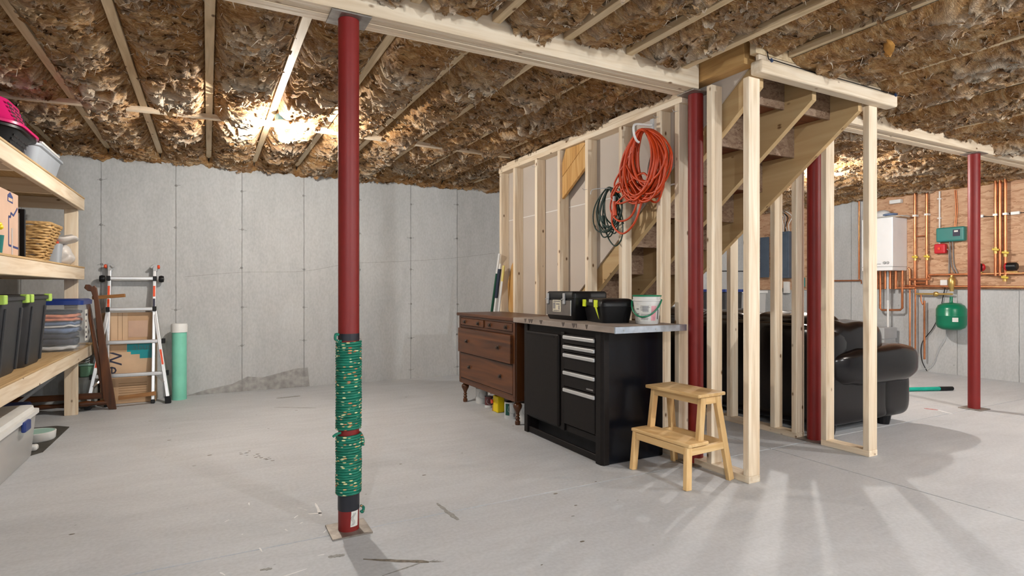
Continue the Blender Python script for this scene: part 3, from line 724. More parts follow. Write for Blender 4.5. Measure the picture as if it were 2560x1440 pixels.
MB().cyl((2.515, 3.335, 1.58), (2.515, 3.32, 1.49), .017, .013, 10).build('plug', DGREEN, gc, smooth=True)
h2 = thing('wall_hook', (2.578, 3.235, 1.74), 'thin grey bent nail hook carrying the green cord', 'hook')
MB().tube(smoothpath([(2.578, 3.235, 1.765), (2.50, 3.25, 1.765), (2.46, 3.35, 1.772), (2.455, 3.39, 1.765), (2.455, 3.40, 1.74)], 5), .003, 6).build('hook_arm', GREYM, h2, smooth=True)
# ================================================================ BLACK CABINET
cb = thing('tool_cabinet', (2.3, 3.23, 0), 'black metal workbench cabinet with five drawers and silver handles', 'cabinet')
CX, CB, CY0, CY1 = 2.085, 2.545, 2.745, 3.705
MB().box(CX, CB, CY0+.05, CY1, .165, .80).build('body', CABM, cb, bevel=.003, seg=1)
B('side_panel', CABS, cb, CX+.02, CB, CY0, CY0+.049, 0, .80, bevel=.012, seg=3)
B('side_panel', CABM, cb, CX+.02, CB, CY1-.02, CY1+.002, 0, .80)
MB().prism([(CX-.018, CY0+.07), (CX-.018, CY0+.02), (CX-.004, CY0), (CX+.035, CY0), (CX+.035, CY0+.07)], 'z', 0, .80).build('corner_post', CABM, cb, bevel=.004, seg=2)
B('corner_post', CABM, cb, CX-.012, CX+.02, CY1-.045, CY1+.002, 0, .80, bevel=.004, seg=2)
dr = B('door', CABM, cb, CX-.030, CX-.001, 3.215, CY1-.050, .135, .752, bevel=.014, seg=4)
B('door_lip', CABM, dr, CX-.033, CX-.029, 3.26, CY1-.07, .728, .733)
B('divider', CABM, cb, CX-.014, CX-.001, 3.165, 3.205, .12, .77, bevel=.004, seg=2)
for z0, z1 in ((.699, .757), (.645, .694), (.530, .640), (.418, .525), (.172, .413)):
    d = B('drawer', CABM, cb, CX-.020, CX-.001, CY0+.035+.04, 3.158, z0, z1, bevel=.004, seg=2)
    MB().box(CX-.034, CX-.019, CY0+.04+.03, 3.156, z1-.030, z1-.006).build('handle', SILV, d, bevel=.005, seg=2)
B('plinth_rail', CABM, cb, CX+.0, CX+.02, CY0+.07, CY1-.045, .118, .163, bevel=.003, seg=1)
B('plinth_rail', CABM, cb, CX+.0, CX+.02, CY0+.07, CY1-.045, .004, .045, bevel=.003, seg=1)
B('plinth_back', DARK, cb, CX+.10, CX+.12, CY0+.05, CY1-.02, .004, .165)
B('label_strip', INK, cb, CX-.0215, CX-.0195, 2.835, 2.905, .432, .442)
wt = thing('worktop', (2.31, 3.19, .802), 'worn grey laminate worktop with metal end strip on the black cabinet', 'worktop')
B('slab', LAM, wt, 2.035, 2.572, 2.585, 3.812, .8015, .838, bevel=.004, seg=2)
B('end_strip', GALV, wt, 2.030, 2.575, 2.575, 2.587, .8005, .839, bevel=.001, seg=1)
rg = random.Random(5)
for y in (3.62, 3.56, 3.53, 3.40, 3.12, 3.0, 2.97, 2.86):
    a = rg.uniform(.006, .022)
    MB().prism([(y-a, .838), (y-a*.3, .814), (y+a*.2, .809), (y+a, .836)], 'x', 2.0335, 2.036).build('edge_chip', LAMD, wt)
for x in (2.09, 2.33): MB().cyl((x, 2.5755, .818), (x, 2.573, .818), .006, n=10).build('screw', GREYM, wt)
# ================================================================ TOOLBOXES, BUCKET
t1 = thing('toolbox', (2.31, 3.34, .8385), 'black and grey toolbox with a worn sticker, left one on the worktop', 'toolbox')
x0, x1, y0, y1, zb = 2.18, 2.46, 3.215, 3.56, .8385
MB().loft([rrect(x0+.01, x1-.01, y0+.01, y1-.01, zb, .02), rrect(x0, x1, y0, y1, zb+.02, .02), rrect(x0, x1, y0, y1, zb+.15, .02)]).build('tray', BLACK, t1, smooth=True)
B('front_panel', pbr('toolbox_grey', (.13, .115, .105), .5, var=.2), t1, x0-.004, x0+.004, y0+.035, y1-.002, zb+.032, zb+.135)
MB().loft([rrect(x0-.004, x1+.004, y0-.004, y1+.004, zb+.151, .022), rrect(x0-.004, x1+.004, y0-.004, y1+.004, zb+.185, .022), rrect(x0+.006, x1-.006, y0+.006, y1-.006, zb+.198, .02)]).build('lid', BLACK, t1, smooth=True)
for y in (3.53, 3.32):
    l = B('latch', GREYM, t1, x0-.014, x0-.004, y-.012, y+.012, zb+.11, zb+.185, bevel=.003, seg=2)
    MB().tube([(x0-.018, y+.02, zb+.142), (x0-.012, y-.014, zb+.148)], .004, 6).build('latch_pin', GREYM, l)
sk = B('sticker', pbr('sticker_cream', (.58, .54, .42), .6, var=.2, sc=30), t1, x0-.0055, x0-.004, 3.365, 3.47, zb+.055, zb+.138)
for i, (ya, yb2, za, zc) in enumerate(((3.375, 3.46, .123, .131), (3.435, 3.465, .075, .118), (3.38, 3.425, .104, .114), (3.38, 3.395, .07, .10), (3.38, 3.46, .06, .066))):
    B('print', INK, sk, x0-.0062, x0-.0054, ya, yb2, zb+za, zb+zc)
B('trim_strip', ALU, t1, x0-.007, x0-.002, y0+.022, y0+.029, zb+.032, zb+.137)
t2 = thing('toolbox', (2.33, 2.98, .8385), 'all-black toolbox with lime green tape on its latches', 'toolbox')
M2 = Matrix.Translation((2.318, 3.022, .8385)) @ Matrix.Rotation(R(-13), 4, 'Z') @ Matrix.Scale(.88, 4, (1, 0, 0))
q = lambda hx, hy, z, r: rrect(-hx, hx, -hy, hy, z, r)
MB(M2).loft([q(.105, .145, 0, .03), q(.12, .16, .09, .03), q(.122, .162, .104, .03)]).build('tray', BLACK, t2, smooth=True)
MB(M2).loft([q(.130, .172, .105, .03), q(.130, .172, .128, .03), q(.112, .155, .150, .03), q(.10, .14, .154, .03)]).build('lid', BLACK, t2, smooth=True)
MB(M2).box(-.137, -.129, -.02, .03, .128, .148).build('carry_handle', GREYM, t2, bevel=.003)
for y in (-.075, .115): MB(M2).box(-.137, -.128, y-.026, y+.026, .098, .145).build('latch_tape', LIME, t2, bevel=.002, seg=1)
MB(M2).add([(-.134, -.06, .098), (-.134, -.095, .098), (-.128, -.10, .06), (-.124, -.112, .022), (-.125, -.085, .05)], [(0, 1, 2, 3, 4)]).build('tape_tail', LIME, t2)
bk = thing('bucket', (2.437, 2.80, .8385), 'white plastic bucket with green rim and handle on the worktop', 'bucket')
bc = (2.415, 2.752, .8385)
MB().lathe([(0, 0), (.068, 0), (.070, .004), (.083, .135), (.084, .140), (.089, .142), (.089, .150), (.085, .152), (.086, .168), (.0, .168)], bc, 36).build('pail', WHITE, bk, smooth=True)
MB().lathe([(.0, .168), (.087, .168), (.0895, .170), (.0895, .177), (.085, .178), (.083, .173), (0, .172)], bc, 36).build('lid', GREENP, bk, smooth=True)
hp = []
ha = R(-58)
for i in range(17):
    t = math.pi*i/16; s_ = math.cos(t); d_ = math.sin(t)
    hp.append((bc[0]+.091*s_*math.cos(ha)+(-.092*d_)*math.cos(ha-math.pi/2)*-1*-1, bc[1]+.091*s_*math.sin(ha)+(-.092*d_)*math.sin(ha-math.pi/2)*-1*-1, bc[2]+.155-.10*d_))
hp2 = []
for i in range(17):
    t = math.pi*i/16; an = ha-math.pi*(i/16); rr = .092
    hp2.append((bc[0]+rr*math.cos(an), bc[1]+rr*math.sin(an), bc[2]+.150-.105*math.sin(t)))
MB().tube(hp2, .005, 6).build('handle', GREENP, bk, smooth=True)
def curved(name, m, c, r0, r1, z0, z1, a0, a1, parent, dr=.0008):
    v = []; f = []; n = 10
    for i in range(n+1):
        a = R(a0+(a1-a0)*i/n)
        for z in (z0, z1):
            r = r0+(r1-r0)*((z)/.135)+dr
            v.append((c[0]+r*math.cos(a), c[1]+r*math.sin(a), c[2]+z))
    for i in range(n): f.append((2*i, 2*i+2, 2*i+3, 2*i+1))
    return make(name, v, f, m, parent)
lb2 = curved('label', PAPER, bc, .070, .083, .018, .118, -205, -75, bk)
curved('print', PINK, bc, .070, .083, .022, .112, -112, -88, lb2, .0014)
for k in range(11):
    z = .027+.0082*k
    if k not in (5, 6): curved('print', INK, bc, .070, .083, z, z+.0028, -160+random.uniform(-2, 2), -122+random.uniform(-8, 5), lb2, .0014)
curved('print', INK, bc, .070, .083, .075, .112, -150, -124, lb2, .0011)
curved('print', GREYM, bc, .070, .083, .074, .111, -149, -125, lb2, .0013)
curved('print', INKD, bc, .070, .083, .03, .09, -78, -72, lb2, .0014)
for z in (.09, .06, .045): curved('print', INK, bc, .070, .083, z, z+.006, -182, -168, lb2, .0014)
# ================================================================ DRESSER
ds = thing('dresser', (2.3, 4.4, 0), 'old mahogany dresser with turned legs beside the black cabinet', 'dresser')
DX0, DX1, DY0, DY1 = 2.085, 2.52, 3.855, 4.955
B('carcass', DZ, ds, DX0, DX1, DY0, DY1, .185, .803, bevel=.006)
B('top', DY, ds, DX0-.03, DX1+.01, DY0-.022, DY1+.02, .804, .832, bevel=.008, seg=3)
bb = MB().box(DX0-.006, DX0, DY0+.0, DY1, .183, .232).build('apron', DY, ds, bevel=.003)
MB().box(DX0-.010, DX0, DY0+.0, DY1, .212, .222).build('apron_moulding', DY, bb, bevel=.003)
for y in (DY0, DY1-.035): B('stile', DZ, ds, DX0-.010, DX0, y, y+.035, .186, .803, bevel=.004)
B('rail', DY, ds, DX0-.008, DX0, DY0+.035, DY1-.035, .700, .716, bevel=.002, seg=1)
B('rail', DY, ds, DX0-.008, DX0, DY0+.035, DY1-.035, .785, .803, bevel=.002, seg=1)
def knob(d, x, y, z): MB().lathe([(.0, -.022), (.010, -.020), (.014, -.014), (.010, -.006), (.017, -.003), (.018, 0)], (x, y, z), 14, 'x').build('knob', pbr('knob_dark', (.035, .02, .012), .4) if 'knob_dark' not in bpy.data.materials else bpy.data.materials['knob_dark'], d, smooth=True)
for y0, y1, z0, z1, px in ((DY0+.045, 4.385, .722, .782, .006), (4.425, DY1-.045, .722, .782, .006), (DY0+.032, DY1-.032, .474, .694, .030), (DY0+.038, DY1-.038, .236, .466, .006)):
    d = B('drawer', DY, ds, DX0-px-.006, DX0+.02, y0, y1, z0, z1, bevel=.004)
    zc = (z0+z1)/2
    for t in (.2, .8): knob(d, DX0-px-.006, y0+(y1-y0)*t, zc)
legp = [(0, 0), (.018, 0), (.021, .012), (.020, .028), (.013, .034), (.017, .044), (.019, .052), (.013, .060), (.012, .066), (.019, .074), (.012, .082), (.015, .098), (.024, .118), (.033, .134), (.036, .150), (.030, .163), (.017, .172), (.022, .178), (.022, .186)]
for x in (DX0+.035, DX1-.04):
    for y in (DY0+.04, DY1-.04): MB().lathe(legp, (x, y, 0), 20).build('leg', DZ, ds, smooth=True)
# paint cans etc. under the dresser
def can(x, y, r, h, lab, body, lid=GREYM, band=None):
    t = thing('paint_can', (x, y, 0), lab, 'can')
    MB().lathe([(0, 0), (r-.002, 0), (r, .003), (r, h-.004), (r+.002, h-.002), (r+.002, h), (r-.006, h), (r-.008, h-.005), (0, h-.005)], (x, y, 0), 28).build('can_body', body, t, smooth=True)
    MB().lathe([(r-.010, h-.003), (r-.012, h), (r*.7, h-.002), (0, h-.002)], (x, y, 0), 24).build('lid', lid, t, smooth=True)
    MB().tube(smoothpath([(x-r*.7, y-r*.72, h*.8), (x-r*.9, y-r*.9, h*.5), (x-.2*r, y-r*1.25, h*.35), (x+r*.6, y-r*1.0, h*.5), (x+r*.7, y-r*.72, h*.8)], 4), .0016, 5).build('wire_handle', GREYM, t)
    if band: curved_can(band, x, y, r, h, t)
    return t
def curved_can(bs_, x, y, r, h, t):
    for (mm, a0, a1, z0, z1) in bs_:
        v = []; f = []
        for i in range(9):
            a = R(a0+(a1-a0)*i/8)
            for z in (z0*h, z1*h): v.append((x+(r+.0008)*math.cos(a), y+(r+.0008)*math.sin(a), z))
        for i in range(8): f.append((2*i, 2*i+2, 2*i+3, 2*i+1))
        make('label', v, f, mm, t)
CANW = pbr('can_white', (.66, .66, .65), .4, var=.05)
can(2.235, 4.80, .055, .135, 'plain white paint can at the far left under the dresser', CANW)
can(2.20, 4.58, .034, .10, 'small dark can with white foot under the dresser', pbr('can_maroon', (.12, .03, .03), .4), band=[(CANW, -200, -60, .02, .25)])
can(2.18, 4.125, .050, .135, 'white paint can with dark green label under the dresser', CANW, BLACK, [(pbr('label_green', (.0, .055, .04), .5), -172, -128, .22, .92), (INK, -90, -75, .15, .35)])
can(2.24, 3.98, .058, .15, 'white and black paint can by the dresser front leg', CANW, GREYM, [(BLACK, -100, -85, .05, .95), (INK, -70, -52, .1, .45), (INK, -128, -118, .2, .24), (INK, -128, -118, .4, .44)])
jug = thing('jug', (2.20, 4.40, 0), 'bright yellow container with red cap under the dresser', 'container')
MB().box(2.165, 2.235, 4.335, 4.425, 0, .14).build('jug_body', YEL, jug, bevel=.010, seg=3)
MB().cyl((2.163, 4.425, .085), (2.15, 4.428, .085), .018, n=12).build('cap', ORED, jug, smooth=True)
B('amber_stripe', AMBER, jug, 2.166, 2.23, 4.426, 4.440, .0, .055)
scr = thing('scraper', (2.2, 4.86, 0), 'small dark tool lying behind the dresser left leg', 'tool')
MB().bar((2.22, 4.90, .03), (2.38, 4.86, .03), .03, .012).build('blade', DARK, scr); MB().cyl((2.38, 4.86, .03), (2.48, 4.83, .02), .012, n=8).build('grip', DARK, scr)
# sticks behind the dresser
def stick(lab, p, q, segs, r=.011):
    t = thing('croquet_stick', p, lab, 'stick', None); p = Vector(p); q = Vector(q)
    for a, b, m, rr in segs: MB().cyl(p.lerp(q, a), p.lerp(q, b), rr, n=10).build('shaft' if m != DGREEN and m != BLUEL else 'grip', m, t, smooth=True)
NAVY = pbr('navy_sleeve', (.012, .02, .045), .5)
GST = pbr('green_stick', (.0, .06, .03), .4)
stick('green and white stick leaning leftmost behind the dresser', (2.46, 5.30, 0), (2.555, 5.07, 1.40), [(.0, .86, GST, .013), (.86, 1.0, WHITE, .012)])
stick('white stick with navy sleeve leaning behind the dresser', (2.47, 5.235, 0), (2.552, 5.045, 1.30), [(0, .74, WHITE, .010), (.74, .96, NAVY, .018), (.96, 1.0, WHITE, .012)])
stick('white stick with yellow tip leaning rightmost behind the dresser', (2.49, 5.16, 0), (2.56, 4.985, 1.28), [(0, .88, WHITE, .011), (.88, 1.0, pbr('pale_yellow', (.8, .68, .22), .5), .012)])
tag(MB().prism([(4.93, .80), (5.05, .83), (5.07, 1.1), (5.02, 1.22), (4.99, 1.28), (4.84, 1.42), (4.84, 1.1), (4.88, .95)], 'x', 2.645, 2.664).build('scrap_board', AMBER, None, bevel=.003), 'amber coloured scrap board wedged between far studs behind the sticks', 'board')
# ================================================================ STEP STOOL
so = thing('step_stool', (2.37, 2.42, 0), 'pale wooden two-step stool at the end of the stud wall', 'stool')
MS = Matrix.Translation((2.372, 2.425, 0)) @ Matrix.Rotation(R(2.5), 4, 'Z')
def sb(name, m, p0, p1, wd, ht, up=(0,0,1), bev=.003): return MB(MS).bar(p0, p1, wd, ht, up).build(name, m, so, bevel=bev)
for s_ in (-1, 1):
    sb('leg', SZ, (-.165, .205*s_, 0), (-.150, .195*s_, .222), .026, .040, (1,0,0))
    sb('leg', SZ, (-.052, .182*s_, .20), (-.020, .176*s_, .470), .026, .040, (1,0,0))
    sb('leg', SZ, (.170, .205*s_, 0), (.095, .172*s_, .470), .026, .040, (1,0,0))
    sb('side_rail', SX, (-.152, .196*s_, .195), (.135, .190*s_, .195), .022, .040)
    sb('side_rail', SX, (-.03, .175*s_, .448), (.10, .172*s_, .448), .022, .040)
sb('cross_rail', SY, (-.155, -.195, .200), (-.155, .195, .200), .022, .040)
sb('cross_rail', SY, (.135, -.185, .200), (.135, .185, .200), .020, .040)
sb('cross_rail', SY, (-.028, -.172, .448), (-.028, .172, .448), .022, .038)
sb('cross_rail', SY, (.098, -.170, .448), (.098, .170, .448), .022, .038)
MB(MS).box(-.172, -.018, -.222, .218, .2225, .242).build('lower_step', SY, so, bevel=.006, seg=3)
MB(MS).box(-.080, .138, -.203, .197, .4705, .490).build('top_step', SY, so, bevel=.006, seg=3)
# ================================================================ SOFA
sf = thing('sofa', (4.45, 3.6, 0), 'dark brown leather sofa with rolled arms behind the stud wall', 'sofa')
def pad(name, x0, x1, y0, y1, z0, z1, bev, parent=sf, m=LEATH, crease=0):
    mb = MB(); c = ((x0+x1)/2, (y0+y1)/2, (z0+z1)/2)
    mb.ell(c, ((x1-x0)/2, (y1-y0)/2, (z1-z0)/2), 40, 24, bev)
    if crease:
        mb.v = [(v[0], v[1], v[2]+crease*mnoise.noise((v[0]*7, v[1]*7, v[2]*6))) for v in mb.v]
    return mb.build(name, m, parent, smooth=True, ang=180)
SY0, SY1 = 2.49, 4.65
pad('back', 3.84, 4.16, SY0+.03, SY1-.03, .05, .80, .22)
n = 3; Lc = (SY1-SY0-.36)/n
for k in range(n): pad('back_cushion', 3.87, 4.40, SY0+.18+Lc*k, SY0+.18+Lc*(k+1), .40, .865, .5, crease=.03)
pad('back_shoulder', 3.86, 4.66, SY0+.03, SY0+.36, .42, .815, .62, crease=.025)
pad('back_shoulder', 3.86, 4.66, SY1-.36, SY1-.03, .42, .815, .62, crease=.025)
for a, b in ((SY0, SY0+.30), (SY1-.30, SY1)):
    pad('arm_side', 3.88, 4.62, a+.02, b-.02, .07, .42, .20)
    pad('arm_front', 4.50, 4.935, a+.015, b-.015, .055, .43, .42, crease=.01)
    ar = pad('arm_roll', 3.92, 5.045, a-.035, b+.03, .335, .625, .50, crease=.015)
    MB().tube([(4.66, (a+b)/2+.182*math.cos(t), .48+.146*math.sin(t)) for t in [R(-170+17*i) for i in range(21)]], .003, 5).build('seam', DARK, ar)
for k in range(n): pad('seat_cushion', 4.12, 4.93, SY0+.26+(SY1-SY0-.52)/n*k, SY0+.26+(SY1-SY0-.52)/n*(k+1), .26, .47, .4)
B('base', LEATH, sf, 3.90, 4.86, SY0+.06, SY1-.06, .075, .27, bevel=.03, seg=3)
for x in (3.98, 4.67):
    for y in (SY0+.10, SY1-.10): MB().lathe([(.040, 0), (.052, .06), (.055, .075)], (x, y, 0), 12).build('foot', BLACK, sf)
# ================================================================ SHELVING UNIT (left)
sh = thing('shelving_unit', (-1.3, 4.9, 0), 'homemade pine shelving unit along the left edge loaded with tubs and boxes', 'shelves')
FX = -.955
for y in (2.6, 5.925):
    B('post', PZ, sh, -1.052, FX-.006, y, y+.038, 0, 1.72, bevel=.002, seg=1); B('post', PZ, sh, -1.605, -1.515, y, y+.038, 0, 1.72, bevel=.002, seg=1)
B('post', PZ, sh, -1.03, -.98, 6.375, 6.41, 0, .46, bevel=.002, seg=1)
def shelf(zt, y1):
    B('front_rail', PY, sh, FX-.004, FX+.034, 2.5, y1, zt-.108, zt-.014, bevel=.003, seg=1)
    B('back_rail', PY, sh, -1.60, -1.562, 2.5, y1, zt-.108, zt-.014, bevel=.003, seg=1)
    B('end_rail', PX, sh, -1.56, FX-.006, y1-.038, y1-.001, zt-.108, zt-.014, bevel=.003, seg=1)
    for y in (3.2, 4.1, 5.0): B('cross_rail', PX, sh, -1.56, FX-.006, y, y+.038, zt-.108, zt-.014)
    B('deck', wood('plywood_deck', [(.42, .27, .12), (.52, .35, .17), (.6, .43, .24)], 'y', .6, False) if 'plywood_deck' not in bpy.data.materials else bpy.data.materials['plywood_deck'], sh, -1.605, FX+.036, 2.5, y1+.003, zt-.013, zt, bevel=.002, seg=1)
shelf(1.822, 5.965); shelf(1.238, 5.965); shelf(.565, 6.40)
# --- low shelf: totes and clear bin
def tote(y0, y1, lab):
    t = thing('storage_tote', (-1.25, (y0+y1)/2, .5655), lab, 'tub', 'charcoal storage totes on the low shelf')
    x0, x1 = -1.57, -.965; z0 = .5655
    mb = MB(); rings = []
    for z, i in ((0, .045), (.02, .035), (.38, .006), (.42, .004)): rings.append(rrect(x0+i, x1-i, y0+i, y1-i, z0+z, .07, 7))
    mb.loft(rings).build('tub', TOTE, t, smooth=True)
    MB().loft([rrect(x0-.004, x1+.004, y0-.004, y1+.004, z0+.421, .07, 7), rrect(x0-.008, x1+.008, y0-.008, y1+.008, z0+.425, .07, 7), rrect(x0-.008, x1+.008, y0-.008, y1+.008, z0+.443, .07, 7), rrect(x0+.02, x1-.02, y0+.02, y1-.02, z0+.452, .06, 7)]).build('lid', TOTE, t, smooth=True)
    for yy in (y0+.03, y1-.03): MB().box(x1-.02, x1+.016, yy-.03, yy+.03, z0+.405, z0+.456).build('latch', LIMEH, t, bevel=.005)
    for f in (.2, .8): MB().bar((x1-.032, y0+(y1-y0)*f, z0+.02), (x1-.002, y0+(y1-y0)*f, z0+.38), .03, .012, (1, 0, 0)).build('rib', TOTE, t, bevel=.004)
tote(3.93, 4.42, 'charcoal storage tote with lime latches nearest the camera on the low shelf')
tote(4.46, 4.98, 'charcoal storage tote with lime latches, second along the low shelf')
cbn = thing('clear_bin', (-1.06, 5.68, .566), 'clear plastic bin of folded clothes with a blue lid on low shelf', 'bin')
bx0, bx1, by0, by1, bz = -1.30, -.865, 5.50, 5.905, .566
MB().loft([rrect(bx0+.04, bx1-.04, by0+.03, by1-.03, bz, .03), rrect(bx0+.03, bx1-.03, by0+.02, by1-.02, bz+.015, .03), rrect(bx0+.008, bx1-.008, by0+.006, by1-.006, bz+.34, .03), rrect(bx0, bx1, by0, by1, bz+.345, .03), rrect(bx0, bx1, by0, by1, bz+.362, .03)]).build('tub', CLEAR, cbn, smooth=True)
MB().loft([rrect(bx0-.008, bx1+.008, by0-.008, by1+.008, bz+.363, .035), rrect(bx0-.010, bx1+.010, by0-.010, by1+.010, bz+.395, .035), rrect(bx0+.012, bx1-.012, by0+.012, by1-.012, bz+.408, .03)]).build('lid', BLUEL, cbn, smooth=True)
rg = random.Random(11)
for k, (m, z, h) in enumerate(((CLOTHW, .012, .03), (CLOTHD, .043, .055), (CLOTHD, .099, .045), (CLOTHB, .145, .04), (CLOTHW, .186, .018), (CLOTHB, .205, .03), (CLOTHO, .236, .025), (CLOTHO, .262, .03), (CLOTHD, .293, .025))):
    mb = MB(); ins = .055-.02*z/.3+rg.uniform(0, .012)
    mb.ell(((bx0+bx1)/2, (by0+by1)/2, bz+z+h/2), ((bx1-bx0)/2-ins, (by1-by0)/2-ins, h/2), 28, 10, .35)
    mb.v = [(a+.012*mnoise.noise((a*16, b*16, c*30)), b+.012*mnoise.noise((a*17, b*13, c*31+9)), c+.022*mnoise.noise((a*14, b*14, k*3))) for a, b, c in mb.v]
    mb.build('folded_clothing', m, cbn, smooth=True, ang=180)
B('label', PAPER, cbn, bx1-.006, bx1-.004, 5.66, 5.76, bz+.07, bz+.32)
for z in (.27, .22, .17, .13, .09): B('print', INKD, cbn, bx1-.0035, bx1-.003, 5.675, 5.675+rg.uniform(.03, .07), bz+z, bz+z+.018)
# --- middle shelf
cx = thing('moving_box', (-1.2, 4.1, 1.2385), 'cardboard moving box with blue house outline print on middle shelf', 'box')
MB().box(-1.42, -.985, 3.86, 4.335, 1.2385, 1.605).build('carton', CARDP, cx, bevel=.003, seg=1)
def pr_(pts, wd=.008, name='print'):
    m = MB()
    for a, b in zip(pts, pts[1:]): m.bar((-.9845, a[0], a[1]), (-.9845, b[0], b[1]), wd, .0012, (1, 0, 0))
    return m.build(name, BLUEI, cx)
pr_([(4.315, 1.525), (4.24, 1.475), (4.19, 1.485), (4.185, 1.46), (4.15, 1.462), (4.15, 1.30), (4.33, 1.292)], .012)
MB().prism([(4.13, 1.545), (4.13, 1.580), (4.175, 1.60), (4.225, 1.578), (4.225, 1.540)], 'x', -.985, -.9838).build('print', BLUEI, cx)
B('print', CARD2, cx, -.9836, -.983, 4.14, 4.215, 1.55, 1.567)
B('tape', pbr('tape_grey', (.45, .40, .37), .3), cx, -.985, -.9838, 4.20, 4.225, 1.24, 1.40)
bq = thing('artificial_flowers', (-.93, 3.785, 1.2385), 'yellow artificial flower in a teal pot at the left frame edge', 'flowers')
MB().lathe([(0, 0), (.022, 0), (.03, .09), (.028, .09), (0, .08)], (-.945, 3.785, 1.2385), 14).build('pot', TEALBOX, bq, smooth=True)
for k in range(4): MB().ell((-.945+.012*math.cos(k*1.6), 3.785+.03*math.sin(k*1.6), 1.37+.015*k), (.016, .022, .014), 10, 6).build('flower_head', YEL, bq, smooth=True)
MB().tube([(-.945, 3.785, 1.32), (-.945, 3.785, 1.40)], .003, 5).build('stem', TEALBOX, bq)
fr = thing('picture_frame', (-1.15, 4.5, 1.2385), 'black picture frame stood on edge between carton and basket', 'frame')
for a, b in ((-1.36, -1.335), (-1.03, -1.005)): B('frame_bar', BLACK, fr, a, b, 4.56, 4.585, 1.2385, 1.55, bevel=.002)
for z in (1.2385, 1.525): B('frame_bar', BLACK, fr, -1.335, -1.03, 4.56, 4.585, z, z+.025)
B('print', PAPER, fr, -1.335, -1.03, 4.570, 4.576, 1.264, 1.525)
wk = thing('wicker_basket', (-1.13, 5.3, 1.2385), 'square tapered wicker basket on the middle shelf', 'basket')
rows = 15; n = 40
for k in range(rows):
    t = k/(rows-1); z = 1.247+.265*t; hx = .105+.075*t; hy = .13+.06*t; pts = []
    rr = rrect(-1.165-hx, -1.165+hx, 5.28-hy, 5.28+hy, z, .03, 3)
    path = []
    for i, p in enumerate(rr):
        a = Vector(p); b = Vector(rr[(i+1) % len(rr)]); m_ = max(1, int((b-a).length/.022))
        for j in range(m_): path.append(a.lerp(b, j/m_))
    cen = Vector((-1.165, 5.28, z))
    for i, p in enumerate(path):
        d = (p-cen).normalized(); sgn = math.sin(i*1.9+k*math.pi)
        path[i] = p+d*.006*sgn+Vector((0, 0, .004*math.sin(i*.8+k*2)))
    MB().tube(path, .0095, 6, closed=True).build('weave_strand', WICK, wk, smooth=True, ang=180)
MB().tube(rrect(-1.165-.183, -1.165+.183, 5.28-.193, 5.28+.193, 1.518, .03, 3), .010, 6, closed=True).build('rim', WICK, wk, smooth=True)
B('bottom', WICK, wk, -1.26, -1.07, 5.16, 5.40, 1.239, 1.25)
tag(MB().loft([rrect(-1.12, -1.01, 5.50, 5.60, 1.2385, .015), rrect(-1.13, -1.0, 5.49, 5.61, 1.40, .015)]).build('grey_box', GTUB, None, smooth=True), 'pale grey plastic container beside the wicker basket', 'container')
bg = thing('plastic_bag', (-1.03, 5.75, 1.2385), 'crumpled white plastic shopping bag with red print at shelf end', 'bag')
mb = MB(); mb.ell((-1.045, 5.76, 1.33), (.085, .09, .095), 28, 18, .8)
mb.v = [(a+.05*mnoise.noise((a*11, b*11, c*9)), b+.04*mnoise.noise((a*12+4, b*12, c*10)), max(1.2395, c+.05*mnoise.noise((a*10, b*10+7, c*9)))) for a, b, c in mb.v]
mb.build('bag_body', BAG, bg, smooth=True, ang=180)
mb = MB(); mb.ell((-1.02, 5.70, 1.435), (.10, .10, .022), 20, 8, .9)
mb.v = [(a+.03*mnoise.noise((a*14, b*14, c*9)), b+.03*mnoise.noise((a*12+4, b*12, c*10)), c+.035*mnoise.noise((a*12, b*12+7, 1))+(a+1.05)*.25) for a, b, c in mb.v]
fl_ = mb.build('bag_flap', BAG, bg, smooth=True, ang=180)
B('print', ORED, fl_, -1.10, -1.03, 5.60, 5.63, 1.405, 1.425, bevel=.005)
